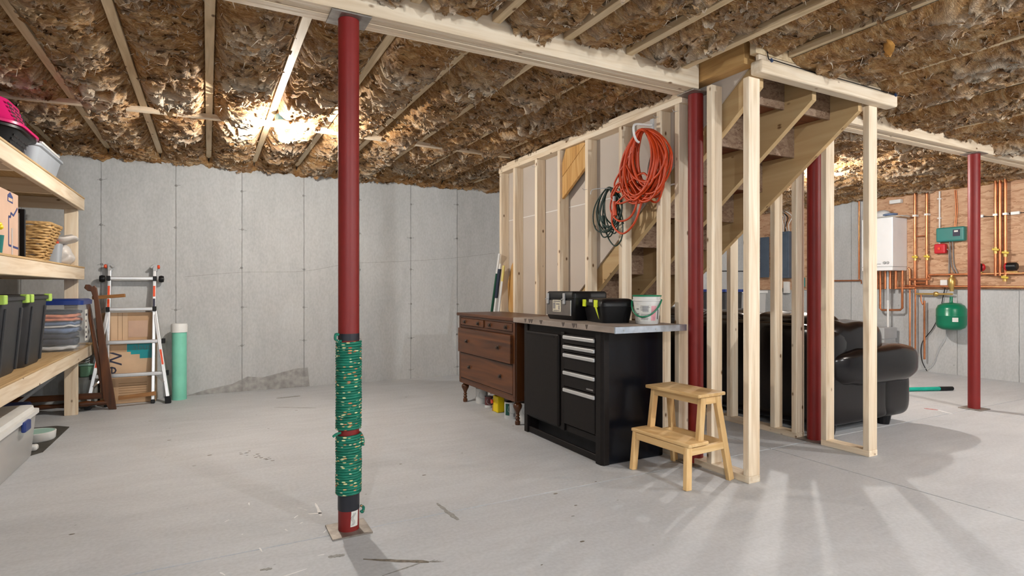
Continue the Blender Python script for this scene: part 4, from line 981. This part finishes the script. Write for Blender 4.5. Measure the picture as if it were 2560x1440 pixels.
# --- top shelf
def basket(name, lab, m, z0, z1, i0, i1, cx_, cy_, hx, hy):
    t = thing(name, (cx_, cy_, min(z0, z1)), lab, 'basket')
    rings = []
    for k in range(9):
        u = k/8; ins = i0+(i1-i0)*(u**.6); rings.append(rrect(cx_-hx+ins, cx_+hx-ins, cy_-hy+ins, cy_+hy-ins, z0+(z1-z0)*u, .16-ins*.3, 8))
    top = [rrect(cx_-hx+i1+.03, cx_+hx-i1-.03, cy_-hy+i1+.03, cy_+hy-i1-.03, z1+.008*(1 if z1 > z0 else -1), .11, 8)]
    MB().loft(rings+top).build('basket_wall', m, t, smooth=True)
    MB().loft([rrect(cx_-hx-.014, cx_+hx+.014, cy_-hy-.014, cy_+hy+.014, z0-.006, .17, 8), rrect(cx_-hx-.014, cx_+hx+.014, cy_-hy-.014, cy_+hy+.014, z0+.008, .17, 8)]).build('rim', m, t, smooth=True)
    hm = pbr('hole_dark', (.012, .008, .01), .8) if 'hole_dark' not in bpy.data.materials else bpy.data.materials['hole_dark']
    mb = MB()
    for r_ in range(5):
        u = .22+.15*r_; z = z0+(z1-z0)*u; ins = i0+(i1-i0)*(u**.6)
        for k in range(14):
            y = cy_-hy+.15+k*(2*hy-.30)/13
            if k % 5 == 4: continue
            mb.add([(cx_+hx-ins+.0012, y-.008, z-.007), (cx_+hx-ins+.0012, y+.008, z-.007), (cx_+hx-ins+.0012, y+.008, z+.007), (cx_+hx-ins+.0012, y-.008, z+.007)], [(0, 1, 2, 3)])
        for k in range(5):
            aa = R(15+15*k); rr = .15
            cxx, cyy = cx_+hx-ins-.16+ins*.3, cy_+hy-ins-.16+ins*.3; rr = .16-ins*.3+.0015
            for da in (0,):
                p = [(cxx+rr*math.cos(aa+s1*.045), cyy+rr*math.sin(aa+s1*.045), z+s2*.007) for s1, s2 in ((-1, -1), (1, -1), (1, 1), (-1, 1))]
                mb.add(p, [(0, 1, 2, 3)])
    h = mb.build('holes', hm, t); h['kind'] = 'stuff'
    return t
basket('laundry_basket', 'black laundry basket on the top shelf under the pink one', BLACK, 1.975, 1.826, 0, .065, -1.26, 4.40, .30, .29)
basket('laundry_basket', 'hot pink laundry basket upside down on top of the black one', HOT, 1.993, 2.150, 0, .07, -1.26, 4.40, .31, .30)
gt = thing('storage_tub', (-1.25, 5.1, 1.8225), 'pale grey plastic tub on the top shelf right of the baskets', 'tub')
MB().loft([rrect(-1.50, -1.02, 4.82, 5.42, 1.8225, .05), rrect(-1.53, -.985, 4.78, 5.47, 1.995, .05), rrect(-1.545, -.97, 4.765, 5.485, 2.0, .05), rrect(-1.545, -.97, 4.765, 5.485, 2.015, .05)]).build('tub_wall', GTUB, gt, smooth=True)
MB().box(-.985, -.965, 4.80, 5.30, 2.016, 2.032).build('white_edge', WHITE, gt, bevel=.005)
# --- floor by the shelves
bxx = thing('storage_box', (-1.17, 4.1, 0), 'large frosted storage box with white lid on floor at left edge', 'box')
MB().loft([rrect(-1.38, -.985, 3.52, 4.59, .001, .04), rrect(-1.39, -.975, 3.51, 4.60, .02, .04), rrect(-1.41, -.955, 3.49, 4.62, .275, .04)]).build('tub', FROST, bxx, smooth=True)
B('contents', pbr('contents_taupe', (.42, .36, .33), .9, var=.25, sc=6), bxx, -1.36, -1.02, 3.6, 4.30, .02, .23, bevel=.03, seg=3)
MB().loft([rrect(-1.425, -.940, 3.475, 4.635, .276, .05), rrect(-1.425, -.940, 3.475, 4.635, .30, .05), rrect(-1.405, -.96, 3.495, 4.615, .302, .05), rrect(-1.40, -.965, 3.50, 4.61, .325, .05), rrect(-1.37, -.995, 3.53, 4.58, .330, .04)]).build('lid', WHITE, bxx, smooth=True)
for y in (4.28,): MB().box(-.948, -.925, y-.06, y+.06, .225, .285).build('latch', BLUEL, bxx, bevel=.008)
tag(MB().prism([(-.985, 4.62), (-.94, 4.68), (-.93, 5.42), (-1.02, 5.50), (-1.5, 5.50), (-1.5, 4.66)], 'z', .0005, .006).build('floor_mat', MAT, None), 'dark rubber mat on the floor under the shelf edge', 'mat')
bw = thing('bowl', (-1.05, 5.05, .0065), 'shallow white pet bowl with mint inside on the dark mat', 'bowl')
MB().lathe([(0, 0), (.10, 0), (.106, .008), (.110, .058), (.104, .060), (.1035, .056)], (-1.05, 5.05, .0065), 30).build('bowl_wall', WHITE, bw, smooth=True)
MB().lathe([(.1035, .057), (.098, .030), (.07, .018), (0, .016)], (-1.05, 5.05, .0065), 30).build('bowl_inside', MINTP, bw, smooth=True)
tag(MB().box(-1.02, -.975, 4.70, 4.76, .0065, .045).build('soap_bar', WHITE, None, bevel=.014, seg=3), 'small white lump on the dark mat behind the storage box', 'object')
dt = thing('dark_tote', (-1.35, 5.35, 0), 'dark blue tote in the shadow under the low shelf', 'tub')
MB().loft([rrect(-1.55, -1.22, 5.2, 5.6, .007, .03), rrect(-1.57, -1.20, 5.18, 5.62, .17, .03)]).build('tub', DARK, dt, smooth=True)
MB().loft([rrect(-1.58, -1.19, 5.17, 5.63, .171, .03), rrect(-1.57, -1.20, 5.18, 5.62, .19, .03)]).build('lid', BLUEL, dt, smooth=True)
tag(MB().bar((-1.42, 5.78, .06), (-1.10, 5.78, .34), .22, .016, (.4, 0, 1)).build('leaning_panel', GREYM, None), 'grey panel leaning under the shelf beside the mirror frame', 'panel')
# ================================================================ DRESSER MIRROR FRAME, LADDER, BOXES, TUBE
mf = thing('mirror_frame', (-.9, 6.08, 0), 'dark mahogany dresser mirror frame without glass leaning by the ladder', 'frame')
MB().prism([(-.705, 0), (-.76, .005), (-.80, .10), (-.865, .95), (-.885, 1.03), (-.91, 1.035), (-.935, 1.06), (-.925, 1.09), (-.895, 1.09), (-.875, 1.07), (-.86, 1.085), (-.845, 1.06), (-.72, .12)], 'y', 6.03, 6.055).build('upright', DZ, mf, bevel=.004)
MB().bar((-.80, 6.075, .13), (-.915, 6.10, .92), .045, .03, (1, 0, 0)).build('inner_upright', DZ, mf, bevel=.006)
MB().bar((-1.02, 6.10, .94), (-.90, 6.10, .94), .045, .03).build('top_rail', DX, mf, bevel=.006)
MB().bar((-1.45, 6.08, .135), (-.76, 6.06, .125), .03, .05).build('bottom_rail', DX, mf, bevel=.006)
MB().lathe([(.0, -.80), (.020, -.78), (.014, -.60), (.022, -.50), (.016, -.40), (.026, -.30), (.018, -.26), (.028, -.20), (.016, -.14), (.024, -.08), (.016, 0)], (-.72, 6.05, .065), 14, 'x').build('turned_stretcher', DX, mf, smooth=True)
MB().bar((-.88, 6.06, .975), (-.64, 6.02, .995), .028, .03).build('swing_arm', wood('arm_wood', [(.2, .09, .03), (.28, .13, .045), (.34, .17, .06)], 'x', .5, False), mf, bevel=.004)
MB().bar((-.70, 6.10, .085), (-.42, 6.14, .10), .012, .035).build('loose_slat', bpy.data.materials['arm_wood'], mf)
ld = thing('ladder', (-.6, 6.25, 0), 'silver multi-position aluminium ladder with red knobs leaning on back wall', 'ladder')
def lp(x, z): return (x, 6.205+.225*z/1.3, z)
LXa, LXb = -.80, -.447
for x in (LXa, LXb):
    MB().bar(lp(x, .03), lp(x, 1.22), .026, .06, (0, 1, 0)).build('inner_rail', ALU, ld, bevel=.004)
    MB().bar(lp(x, 0), lp(x, .032), .032, .065, (0, 1, 0)).build('rubber_foot', BLACK, ld, bevel=.004)
def fl2(sg, x): 
    top = Vector(lp(x, .88)); bot = Vector((x+sg*.125, 6.15, .03))
    MB().bar(top, bot, .030, .05, (0, 1, 0)).build('flared_rail', ALU, ld, bevel=.004)
    MB().bar(bot+Vector((0, 0, -.03)), bot+Vector((-.004*sg, .003, .035)), .048, .07, (0, 1, 0)).build('rubber_foot', BLACK, ld, bevel=.004)
    MB().bar(Vector(lp(x, .28)), Vector((x+sg*.092, 6.165, .19)), .014, .014, (0, 1, 0)).build('brace', ALU, ld)
    s_ = top.lerp(bot, .46); e_ = top.lerp(bot, .62); o_ = Vector((0, -.028, 0))
    MB().bar(s_+o_, e_+o_, .016, .003, (0, 1, 0)).build('warning_sticker', ORED, ld)
fl2(1, LXb); fl2(-1, LXa)
for z, ext in ((.27, .105), (.565, .075), (.865, .0), (1.15, .0)):
    y = lp(0, z)[1]-.022
    MB().bar((LXa-ext-.01, y, z), (LXb+ext+.01, y, z), .045, .034).build('rung', ALU, ld, bevel=.008, seg=3)
    for x in (LXa-ext-.004, LXb+ext+.004): MB().box(x-.015, x+.015, y-.03, y+.02, z-.022, z+.022).build('rung_bracket', BLACK, ld, bevel=.003)
for x, sg in ((LXa, -1), (LXb, 1)):
    p = lp(x, 1.25)
    h = MB().box(p[0]-.016, p[0]+.022, p[1]-.03, p[1]+.01, 1.215, 1.285).build('hinge_lock', GREYM, ld, bevel=.006)
    MB().cyl((p[0]-sg*.03, p[1]-.035, 1.25), (p[0]-sg*.01, p[1]-.03, 1.27), .012, n=8).build('hinge_pin', GREYM, h)
    MB().lathe([(.0, -.012), (.016, -.01), (.02, 0), (.016, .01), (0, .012)], (p[0]+sg*.032, p[1]-.012, 1.26), 14, 'x').build('release_knob', ORED, ld, smooth=True)
    q_ = lp(x, 1.14); MB().lathe([(0, -.024), (.028, -.020), (.034, 0), (.028, .02), (0, .024)], (q_[0]+sg*.055, q_[1]-.01, 1.145), 16, 'x').build('adjust_knob', BLACK, ld, smooth=True)
    for k in range(2):
        a = lp(x, 1.08-.12*k); b = lp(x, .98-.12*k)
        MB().bar(Vector(a)+Vector((0, -.033, 0)), Vector(b)+Vector((0, -.033, 0)), .018, .003, (0, 1, 0)).build('warning_sticker', (ORED, INKD)[k % 2] if sg > 0 else ORED, ld)
def carton(lab, x0, x1, y0, y1, z0, z1, m=CARD):
    t = thing('cardboard_box', ((x0+x1)/2, (y0+y1)/2, z0), lab, 'box')
    B('carton', m, t, x0, x1, y0, y1, z0, z1, bevel=.003, seg=1); return t
b1 = carton('plain cardboard box behind the ladder at the bottom of the stack', -.86, -.43, 6.30, 6.455, .001, .24, CARD)
for k in range(7): B('print', pbr('print_brown', (.30, .18, .09), .8) if 'print_brown' not in bpy.data.materials else bpy.data.materials['print_brown'], b1, -.72, -.50, 6.2988, 6.3002, .05+.022*k, .056+.022*k)
b2 = carton('cardboard box printed We with teal tape, middle of stack behind ladder', -.86, -.43, 6.335, 6.455, .241, .555, CARD2)
FM = Matrix.Translation((-.765, 6.3345, .395)) @ Matrix.Rotation(R(90), 4, 'X') @ Matrix.Rotation(R(-90), 4, 'Z')
text('lettering', 'We', .17, FM, INKD, b2)
MB().prism([(-.435, .555), (-.66, .555), (-.66, .47), (-.63, .47), (-.63, .445), (-.56, .445), (-.56, .405), (-.435, .405)], 'y', 6.3335, 6.336).build('tape', TEAL, b2)
FM2 = Matrix.Translation((-.54, 6.3325, .510)) @ Matrix.Rotation(R(90), 4, 'X')
text('lettering', 'abus', .085, FM2, pbr('tape_print', (.07, .20, .20), .5), b2)
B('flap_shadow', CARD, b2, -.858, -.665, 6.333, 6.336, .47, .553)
b3 = carton('flattened cardboard box with pinkish panel, top of stack behind ladder', -.86, -.43, 6.385, 6.455, .556, .83, CARD)
B('panel', CARDP, b3, -.655, -.50, 6.383, 6.386, .60, .755); B('panel', CARD2, b3, -.83, -.66, 6.383, 6.386, .57, .83)
for x in (-.79, -.735, -.70): B('crease', bpy.data.materials['print_brown'], b3, x-.0015, x+.0015, 6.3815, 6.3835, .57, .83)
tb = thing('tube_canister', (-.24, 6.31, 0), 'mint green cylinder canister with white cap against the back wall', 'canister')
MB().cyl((-.24, 6.30, 0), (-.24, 6.30, .640), .062, n=32).build('tube', MINT, tb, smooth=True)
MB().lathe([(.062, .638), (.070, .640), (.071, .705), (.066, .722), (0, .726)], (-.24, 6.30, 0), 32).build('cap', WHITE, tb, smooth=True)
gcn = thing('food_container', (-.97, 6.25, 0), 'small green plastic container behind the mirror frame', 'container')
MB().box(-1.0, -.885, 6.25, 6.34, .271, .37).build('tub', pbr('green_tub', (.18, .36, .22), .4), gcn, bevel=.01); B('lid', MINTP, gcn, -1.01, -.875, 6.24, 6.345, .371, .385, bevel=.004)
tag(MB().box(-1.04, -.875, 6.24, 6.36, 0, .27).build('grey_carton', pbr('carton_grey', (.30, .31, .29), .6, var=.3), None, bevel=.01), 'grey carton standing behind the mirror frame', 'box')
tag(MB().tube([(-.955+.02*math.cos(i*.9), 6.295+.02*math.sin(i*.9), .388+.0028*i) for i in range(64)], .004, 6).build('wire_spring', GREYM, None, smooth=True), 'coiled metal spring standing on the green container', 'spring')
# ================================================================ RIGHT WALL: HEATING EQUIPMENT
XW = XR
ob = tag(MB().box(XW-.017, XW-.001, 2.0, 4.56, 1.045, 2.30).build('osb_board', OSB, None), 'orange strand board on the right wall behind boiler pipes', 'board')
ob2 = tag(MB().box(XW-.017, XW-.001, 5.56, 6.44, 1.03, 2.30).build('osb_board', OSB, None), 'strand board on the right wall behind the electric panel', 'board')
bl = thing('boiler', (7.88, 4.35, 1.285), 'white wall-hung boiler on the right wall', 'boiler')
B('casing', WPAINT, bl, 7.70, XW-.019, 4.155, 4.545, 1.335, 1.968, bevel=.008, seg=3)
B('lower_panel', WPAINT, bl, 7.70, XW-.019, 4.157, 4.543, 1.286, 1.333, bevel=.006)
for y in (4.255, 4.215): MB().lathe([(0, -.016), (.016, -.015), (.020, -.002), (.020, 0)], (7.70, y, 1.385), 16, 'x').build('control_dial', GREYM, bl, smooth=True)
B('display', INK, bl, 7.697, 7.701, 4.30, 4.42, 1.368, 1.374)
cp = thing('cap', (7.85, 4.33, 1.97), 'blue and white cap lying on paper on top of the boiler', 'cap')
MB().ell((7.85, 4.36, 2.00), (.09, .10, .085), 20, 10, .9).build('crown', CLOTHW, cp, smooth=True)
MB().ell((7.80, 4.24, 2.01), (.06, .09, .018), 16, 8, .9).build('brim', CLOTHB, cp, smooth=True)
mb = MB(); mb.ell((7.87, 4.27, 1.98), (.15, .21, .012), 24, 8, .7); mb.v = [(a, b, max(1.969, c+.02*mnoise.noise((a*12, b*9, 1)))) for a, b, c in mb.v]
mb.build('paper', PAPER, cp, smooth=True); MB().box(7.76, 8.0, 4.10, 4.30, 1.9685, 1.976).build('card', CARD, cp)
tag(MB().box(7.96, 8.02, 4.20, 4.34, 2.17, 2.22).build('junction_cover', WHITE, None, bevel=.006), 'white box fixed under the ceiling above the boiler', 'box')
pp = thing('copper_pipework', (7.98, 3.7, .15), 'copper heating pipework with valves and pumps on the right wall', 'pipes')
XP = XW-.065
def pipe(pts, r=.013, m=COPPER, name='pipe'):
    return MB().tube(pts, r, 10).build(name, m, pp, smooth=True)
for y in (4.041, 3.905): pipe([(XP, y, 1.10), (XP, y, 2.30)], .015)
pipe([(XP, 3.905, 1.72), (XP, 4.041, 1.72)], .007)
for y in (3.192, 3.150, 3.100): pipe([(XP, y, 1.20), (XP, y, 2.30)], .015)
pipe([(XP, 3.88, 1.20), (XP, 3.88, 1.225), (XP, 2.88, 1.225)], .012); pipe([(XP-.02, 4.10, 1.17), (XP-.02, 3.86, 1.17), (XP-.02, 3.86, 1.205)], .012)
pipe([(XP, 4.16, 1.085), (XP, 2.75, 1.068)], .014); pipe([(XP, 4.05, 1.125), (XP, 3.90, 1.125)], .012)
pipe([(XP-.05, 4.165, 1.286), (XP-.05, 4.165, .80), (XP-.05, 4.19, .775), (XP-.05, 4.42, .765), (XP-.05, 4.44, .79), (XP-.05, 4.44, 1.286)], .014)
for y in (4.24, 4.31, 4.37, 4.48): pipe([(XP-.06, y, 1.05), (XP-.06, y, 1.286)], .016)
pipe([(XP-.06, 4.24, 1.06), (XP-.03, 4.02, 1.06)], .012)
pipe([(XP, 4.10, .15), (XP, 4.10, 1.30), (XP, 4.12, 1.32)], .011); pipe([(XP, 4.035, .18), (XP, 4.035, 1.10)], .010)
pipe([(XP, 3.93, .16), (XP, 3.93, .90)], .012); pipe([(XP, 4.03, .985), (XP, 3.62, .985)], .012, BRASS); pipe([(XP, 3.93, .88), (XP, 3.95, .85), (XP, 3.97, .90), (XP, 3.97, .985)], .009)
pipe([(XW-.03, 4.772, 1.18), (XW-.03, 4.772, 2.27)], .012); pipe([(XW-.03, 5.25, 1.165), (XW-.03, 4.74, 1.165), (XW-.03, 4.74, 1.12)], .010)
pipe([(XP-.06, 4.335, .30), (XP-.06, 4.335, 1.0)], .013, PVC, 'drain_pipe'); pipe([(XP-.06, 4.335, .9), (XP-.06, 4.335, 1.28)], .018, GREYM, 'drain_pipe')
def valve(y, z, up=True):
    v_ = MB().cyl((XP, y, z-.035), (XP, y, z+.035), .021, n=12).build('valve', BRASS, pp, smooth=True)
    MB().bar((XP-.035, y-.045, z+.005), (XP-.035, y+.02, z+.015), .016, .022).build('lever', LEVY, v_, bevel=.003)
for y in (4.036, 3.90): valve(y, 1.445)
for y, z in ((3.10, 1.45), (3.19, 1.49), (3.105, 1.17)): valve(y, z)
def pump(y, z, s_):
    p_ = MB().lathe([(0, -.06), (.035, -.06), (.045, -.05), (.045, .03), (0, .03)], (XP-.055, y, z), 18, 'y').build('pump', BLACK, pp, smooth=True)
    MB().ell((XP-.02, y-.05*s_, z), (.03, .03, .045), 12, 8).build('volute', REDP, p_, smooth=True)
    B('mount', BRASS, p_, XP-.03, XP+.01, y-.05, y+.05, z-.065, z-.055)
pump(3.36, 1.30, 1); pump(3.03, 1.30, -1)
MB().lathe([(0, -.11), (.02, -.11), (.022, -.07), (.036, -.05), (.036, .04), (.02, .06), (.018, .085), (0, .085)], (XP, 3.63, 1.13), 16).build('air_separator', BRASS, pp, smooth=True)
MB().ell((XP, 3.80, .985), (.02, .035, .03), 10, 8).build('pressure_valve', BRASS, pp, smooth=True)
for y, z in ((4.041, 1.985), (3.905, 1.985), (3.192, 1.90), (3.10, 1.90)): B('pipe_clip', WHITE, pp, XW-.085, XW-.017, y-.02, y+.02, z-.012, z+.012)
et = thing('expansion_tank', (XP-.06, 3.60, .55), 'green expansion tank hanging below the pipework', 'tank')
MB().lathe([(0, 0), (.09, .004), (.135, .03), (.150, .07), (.150, .165), (.152, .168), (.152, .176), (.150, .179), (.150, .25), (.13, .295), (.08, .322), (.02, .328), (.016, .335), (.016, .40), (0, .40)], (XP-.10, 3.59, .556), 32).build('tank_shell', TANK, et, smooth=True)
v = []; f = []
for i in range(7):
    a = R(208+22*i/6)
    for z in (.66, .71): v.append((XP-.10+.1535*math.cos(a), 3.59+.1535*math.sin(a), z))
make('label', v, [(2*i, 2*i+2, 2*i+3, 2*i+1) for i in range(6)], PAPER, et)
zc = thing('zone_controller', (7.99, 3.63, 1.62), 'teal green heating control box on the strand board', 'controller')
MB().box(7.955, XW-.018, 3.49, 3.79, 1.625, 1.80).build('housing', TEALBOX, zc, bevel=.018, seg=4)
B('window', INKD, zc, 7.952, 7.956, 3.53, 3.605, 1.685, 1.765); B('decal', PAPER, zc, 7.950, 7.953, 3.55, 3.59, 1.735, 1.755)
for a, b in ((3.66, 1.24), (3.63, 1.24)): MB().tube(smoothpath([(8.0, a, 1.63), (8.02, a, 1.5), (8.02, a-.01, b+.1), (8.01, a-.05, b)], 5), .006, 6).build('conduit', INK, zc)
for y in (3.615, 3.600): MB().tube(smoothpath([(8.01, y, 1.80), (8.02, y-.012, 2.0), (8.02, y, 2.25)], 5), .004, 6).build('cable', COPPER, zc)
em = thing('emergency_switch', (8.0, 3.755, 1.48), 'red emergency switch box left of the teal controller', 'switch')
MB().box(7.965, XW-.018, 3.695, 3.815, 1.485, 1.605).build('switch_cover', REDP, em, bevel=.014, seg=3)
B('toggle', ORED, em, 7.952, 7.966, 3.742, 3.768, 1.53, 1.56, bevel=.003)
MB().tube([(8.015, 3.775, 1.60), (8.015, 3.775, 2.26)], .009, 8).build('conduit', PVC, em, smooth=True); MB().tube([(8.01, 3.70, 1.54), (8.01, 3.67, 1.52), (8.01, 3.67, 1.20)], .007, 6).build('conduit', INK, em, smooth=True)
for z in (2.16, 1.92): B('conduit_strap', PVC, em, 8.0, XW-.017, 3.755, 3.795, z, z+.012)
cw = thing('wire_run', (8.0, 3.1, 1.88), 'black wire with white splice boxes across the strand board', 'wire')
MB().tube(smoothpath([(8.02, 3.42, 1.90), (8.01, 3.30, 1.895), (8.015, 3.2, 1.885), (8.01, 3.05, 1.905), (8.02, 2.95, 1.90), (8.02, 2.6, 1.90)], 5), .004, 6).build('wire', BLACK, cw)
for y in (3.36, 3.02): B('splice_box', WHITE, cw, 8.0, 8.03, y-.04, y+.04, 1.885, 1.92, bevel=.004)
co = thing('outlet_cable', (8.0, 3.9, .3), 'thin black cord drooping down the concrete below the tank', 'cord')
MB().tube(smoothpath([(8.0, 3.70, 1.10), (8.02, 3.74, .95), (8.03, 3.78, .75), (8.03, 3.86, .55), (8.03, 3.98, .36), (8.03, 3.985, .15), (8.02, 3.92, .012)], 6), .005, 6).build('cord', BLACK, co)
MB().tube(smoothpath([(8.03, 3.66, .80), (8.03, 3.70, .60), (8.03, 3.72, .45), (8.03, 3.80, .28), (8.03, 3.86, .10), (8.0, 4.0, .012), (7.98, 4.1, .012)], 6), .004, 6).build('cord', GREYM, co)
MB().box(7.99, 8.03, 3.68, 3.76, 1.09, 1.16).build('plug', WHITE, co, bevel=.006)
nb = thing('neutraliser_box', (7.8, 4.35, .30), 'pale grey slotted box on the floor under the boiler', 'box')
B('lower_case', GREYM, nb, 7.66, 7.98, 4.24, 4.62, .001, .345, bevel=.006); B('upper_case', GREYM, nb, 7.68, 7.98, 4.25, 4.60, .40, .545, bevel=.008)
B('neck', GREYM, nb, 7.70, 7.96, 4.26, 4.58, .345, .40); B('slot', DARK, nb, 7.676, 7.681, 4.30, 4.56, .475, .515)
hs = thing('garden_hose', (7.4, 4.6, .4), 'teal flexible hose hanging beside the grey slotted box', 'hose')
MB().tube(smoothpath([(7.6, 4.66, .02), (7.55, 4.64, .25), (7.5, 4.45, .36), (7.52, 4.40, .43), (7.56, 4.46, .50)], 6), .022, 10).build('hose', pbr('teal_hose', (.03, .42, .33), .4), hs, smooth=True)
ml = thing('mop', (6.2, 3.3, 0), 'teal mop handle with black tip lying on the floor beyond the sofa', 'mop')
MB().cyl((5.2, 3.72, .022), (6.66, 3.14, .022), .020, n=12).build('handle', pbr('teal_pole', (.0, .36, .27), .35), ml, smooth=True)
MB().cyl((6.66, 3.14, .022), (6.80, 3.085, .022), .022, .020, n=12).build('tip', BLACK, ml, smooth=True)
# electric panel
ep = thing('electric_panel', (7.97, 6.04, 1.215), 'grey electric breaker panel with open door seen between studs', 'panel')
B('enclosure', PANEL, ep, 7.93, XW-.018, 5.80, 6.10, 1.215, 1.94, bevel=.006)
B('door', PANEL, ep, 7.925, 7.932, 5.83, 6.07, 1.26, 1.90, bevel=.004); B('breaker_label', PAPER, ep, 7.922, 7.926, 5.925, 5.97, 1.38, 1.78)
B('open_cover', PANEL, ep, 7.93, 7.95, 6.16, 6.32, 1.23, 1.88, bevel=.004)
for k in range(7):
    y = 5.83+.035*k
    MB().tube(smoothpath([(7.98, y, 1.94), (7.97, y+.03*math.sin(k*2), 2.05), (7.99, y-.04*math.cos(k*3), 2.17), (7.98, 5.9+.04*k, 2.27)], 5), .007, 6).build('cable', (WHITE, GREYM, BLACK)[k % 3], ep, smooth=True)
oe = thing('power_outlet', (8.0, 5.89, .98), 'white power outlet with black plugs below the breaker panel', 'outlet')
B('outlet_box', WHITE, oe, 7.98, XW-.018, 5.845, 5.935, .98, 1.16, bevel=.006); B('plug', BLACK, oe, 7.94, 7.979, 5.93, 6.03, 1.00, 1.06, bevel=.006)
MB().tube(smoothpath([(7.96, 5.98, 1.0), (7.99, 5.96, .8), (8.0, 6.02, .5), (8.0, 6.1, .2)], 5), .005, 6).build('cord', WHITE, oe)
bt = thing('broom', (7.9, 5.6, 0), 'teal brush standing against the right wall behind the red column', 'broom')
MB().cyl((7.95, 5.60, .45), (7.95, 5.60, 1.12), .012, n=10).build('stick', GREYM, bt, smooth=True); MB().box(7.92, 7.99, 5.56, 5.66, 1.08, 1.22).build('head', TEALBOX, bt, bevel=.01); MB().box(7.90, 8.0, 5.54, 5.66, .0, .45).build('base_brush', TEALBOX, bt, bevel=.02)
bt2 = thing('storage_tote', (6.95, 6.2, 0), 'tall dark tote with a blue lid by the back wall behind the stairs', 'tub')
MB().loft([rrect(6.78, 7.10, 6.0, 6.4, .001, .03), rrect(6.76, 7.12, 5.98, 6.42, 1.0, .03)]).build('tub', DARK, bt2, smooth=True); MB().loft([rrect(6.74, 7.14, 5.96, 6.44, 1.001, .03), rrect(6.74, 7.14, 5.96, 6.44, 1.04, .03)]).build('lid', BLUEL, bt2, smooth=True)
ct = thing('clear_tote', (7.5, 6.25, 0), 'clear tote with white lid by the back wall behind the stairs', 'tub')
MB().loft([rrect(7.30, 7.70, 6.05, 6.42, .001, .03), rrect(7.28, 7.72, 6.03, 6.44, .98, .03)]).build('tub', FROST, ct, smooth=True); MB().loft([rrect(7.26, 7.74, 6.01, 6.46, .981, .03), rrect(7.26, 7.74, 6.01, 6.46, 1.02, .03)]).build('lid', WHITE, ct, smooth=True)
tag(MB().tube([(6.6, YB-.012, 1.32), (7.3, YB-.012, 1.33), (8.0, YB-.012, 1.335)], .008, 6).build('cable', DARK, None), 'dark cable running along the back wall behind the stairs', 'cable')
# ---------------------------------------------------------------- groups of repeats
GROUPS = {'steel_column': 'red steel columns', 'ceiling_lamp': 'bare ceiling bulbs', 'support_beam': 'timber ceiling beams', 'stud_wall': 'open stud walls beside the stairs',
          'croquet_stick': 'sticks leaning behind the dresser', 'paint_can': 'paint cans under the dresser', 'cardboard_box': 'cardboard boxes behind the ladder',
          'toolbox': 'toolboxes on the worktop', 'extension_cord': 'coiled extension cords', 'wall_hook': 'hooks on the stud wall',
          'laundry_basket': 'laundry baskets on the top shelf', 'osb_board': 'strand boards on the right wall'}
for o in list(bpy.data.objects):
    k = o.name.split('.')[0]
    if o.parent is None and k in GROUPS and 'label' in o: o['group'] = GROUPS[k]
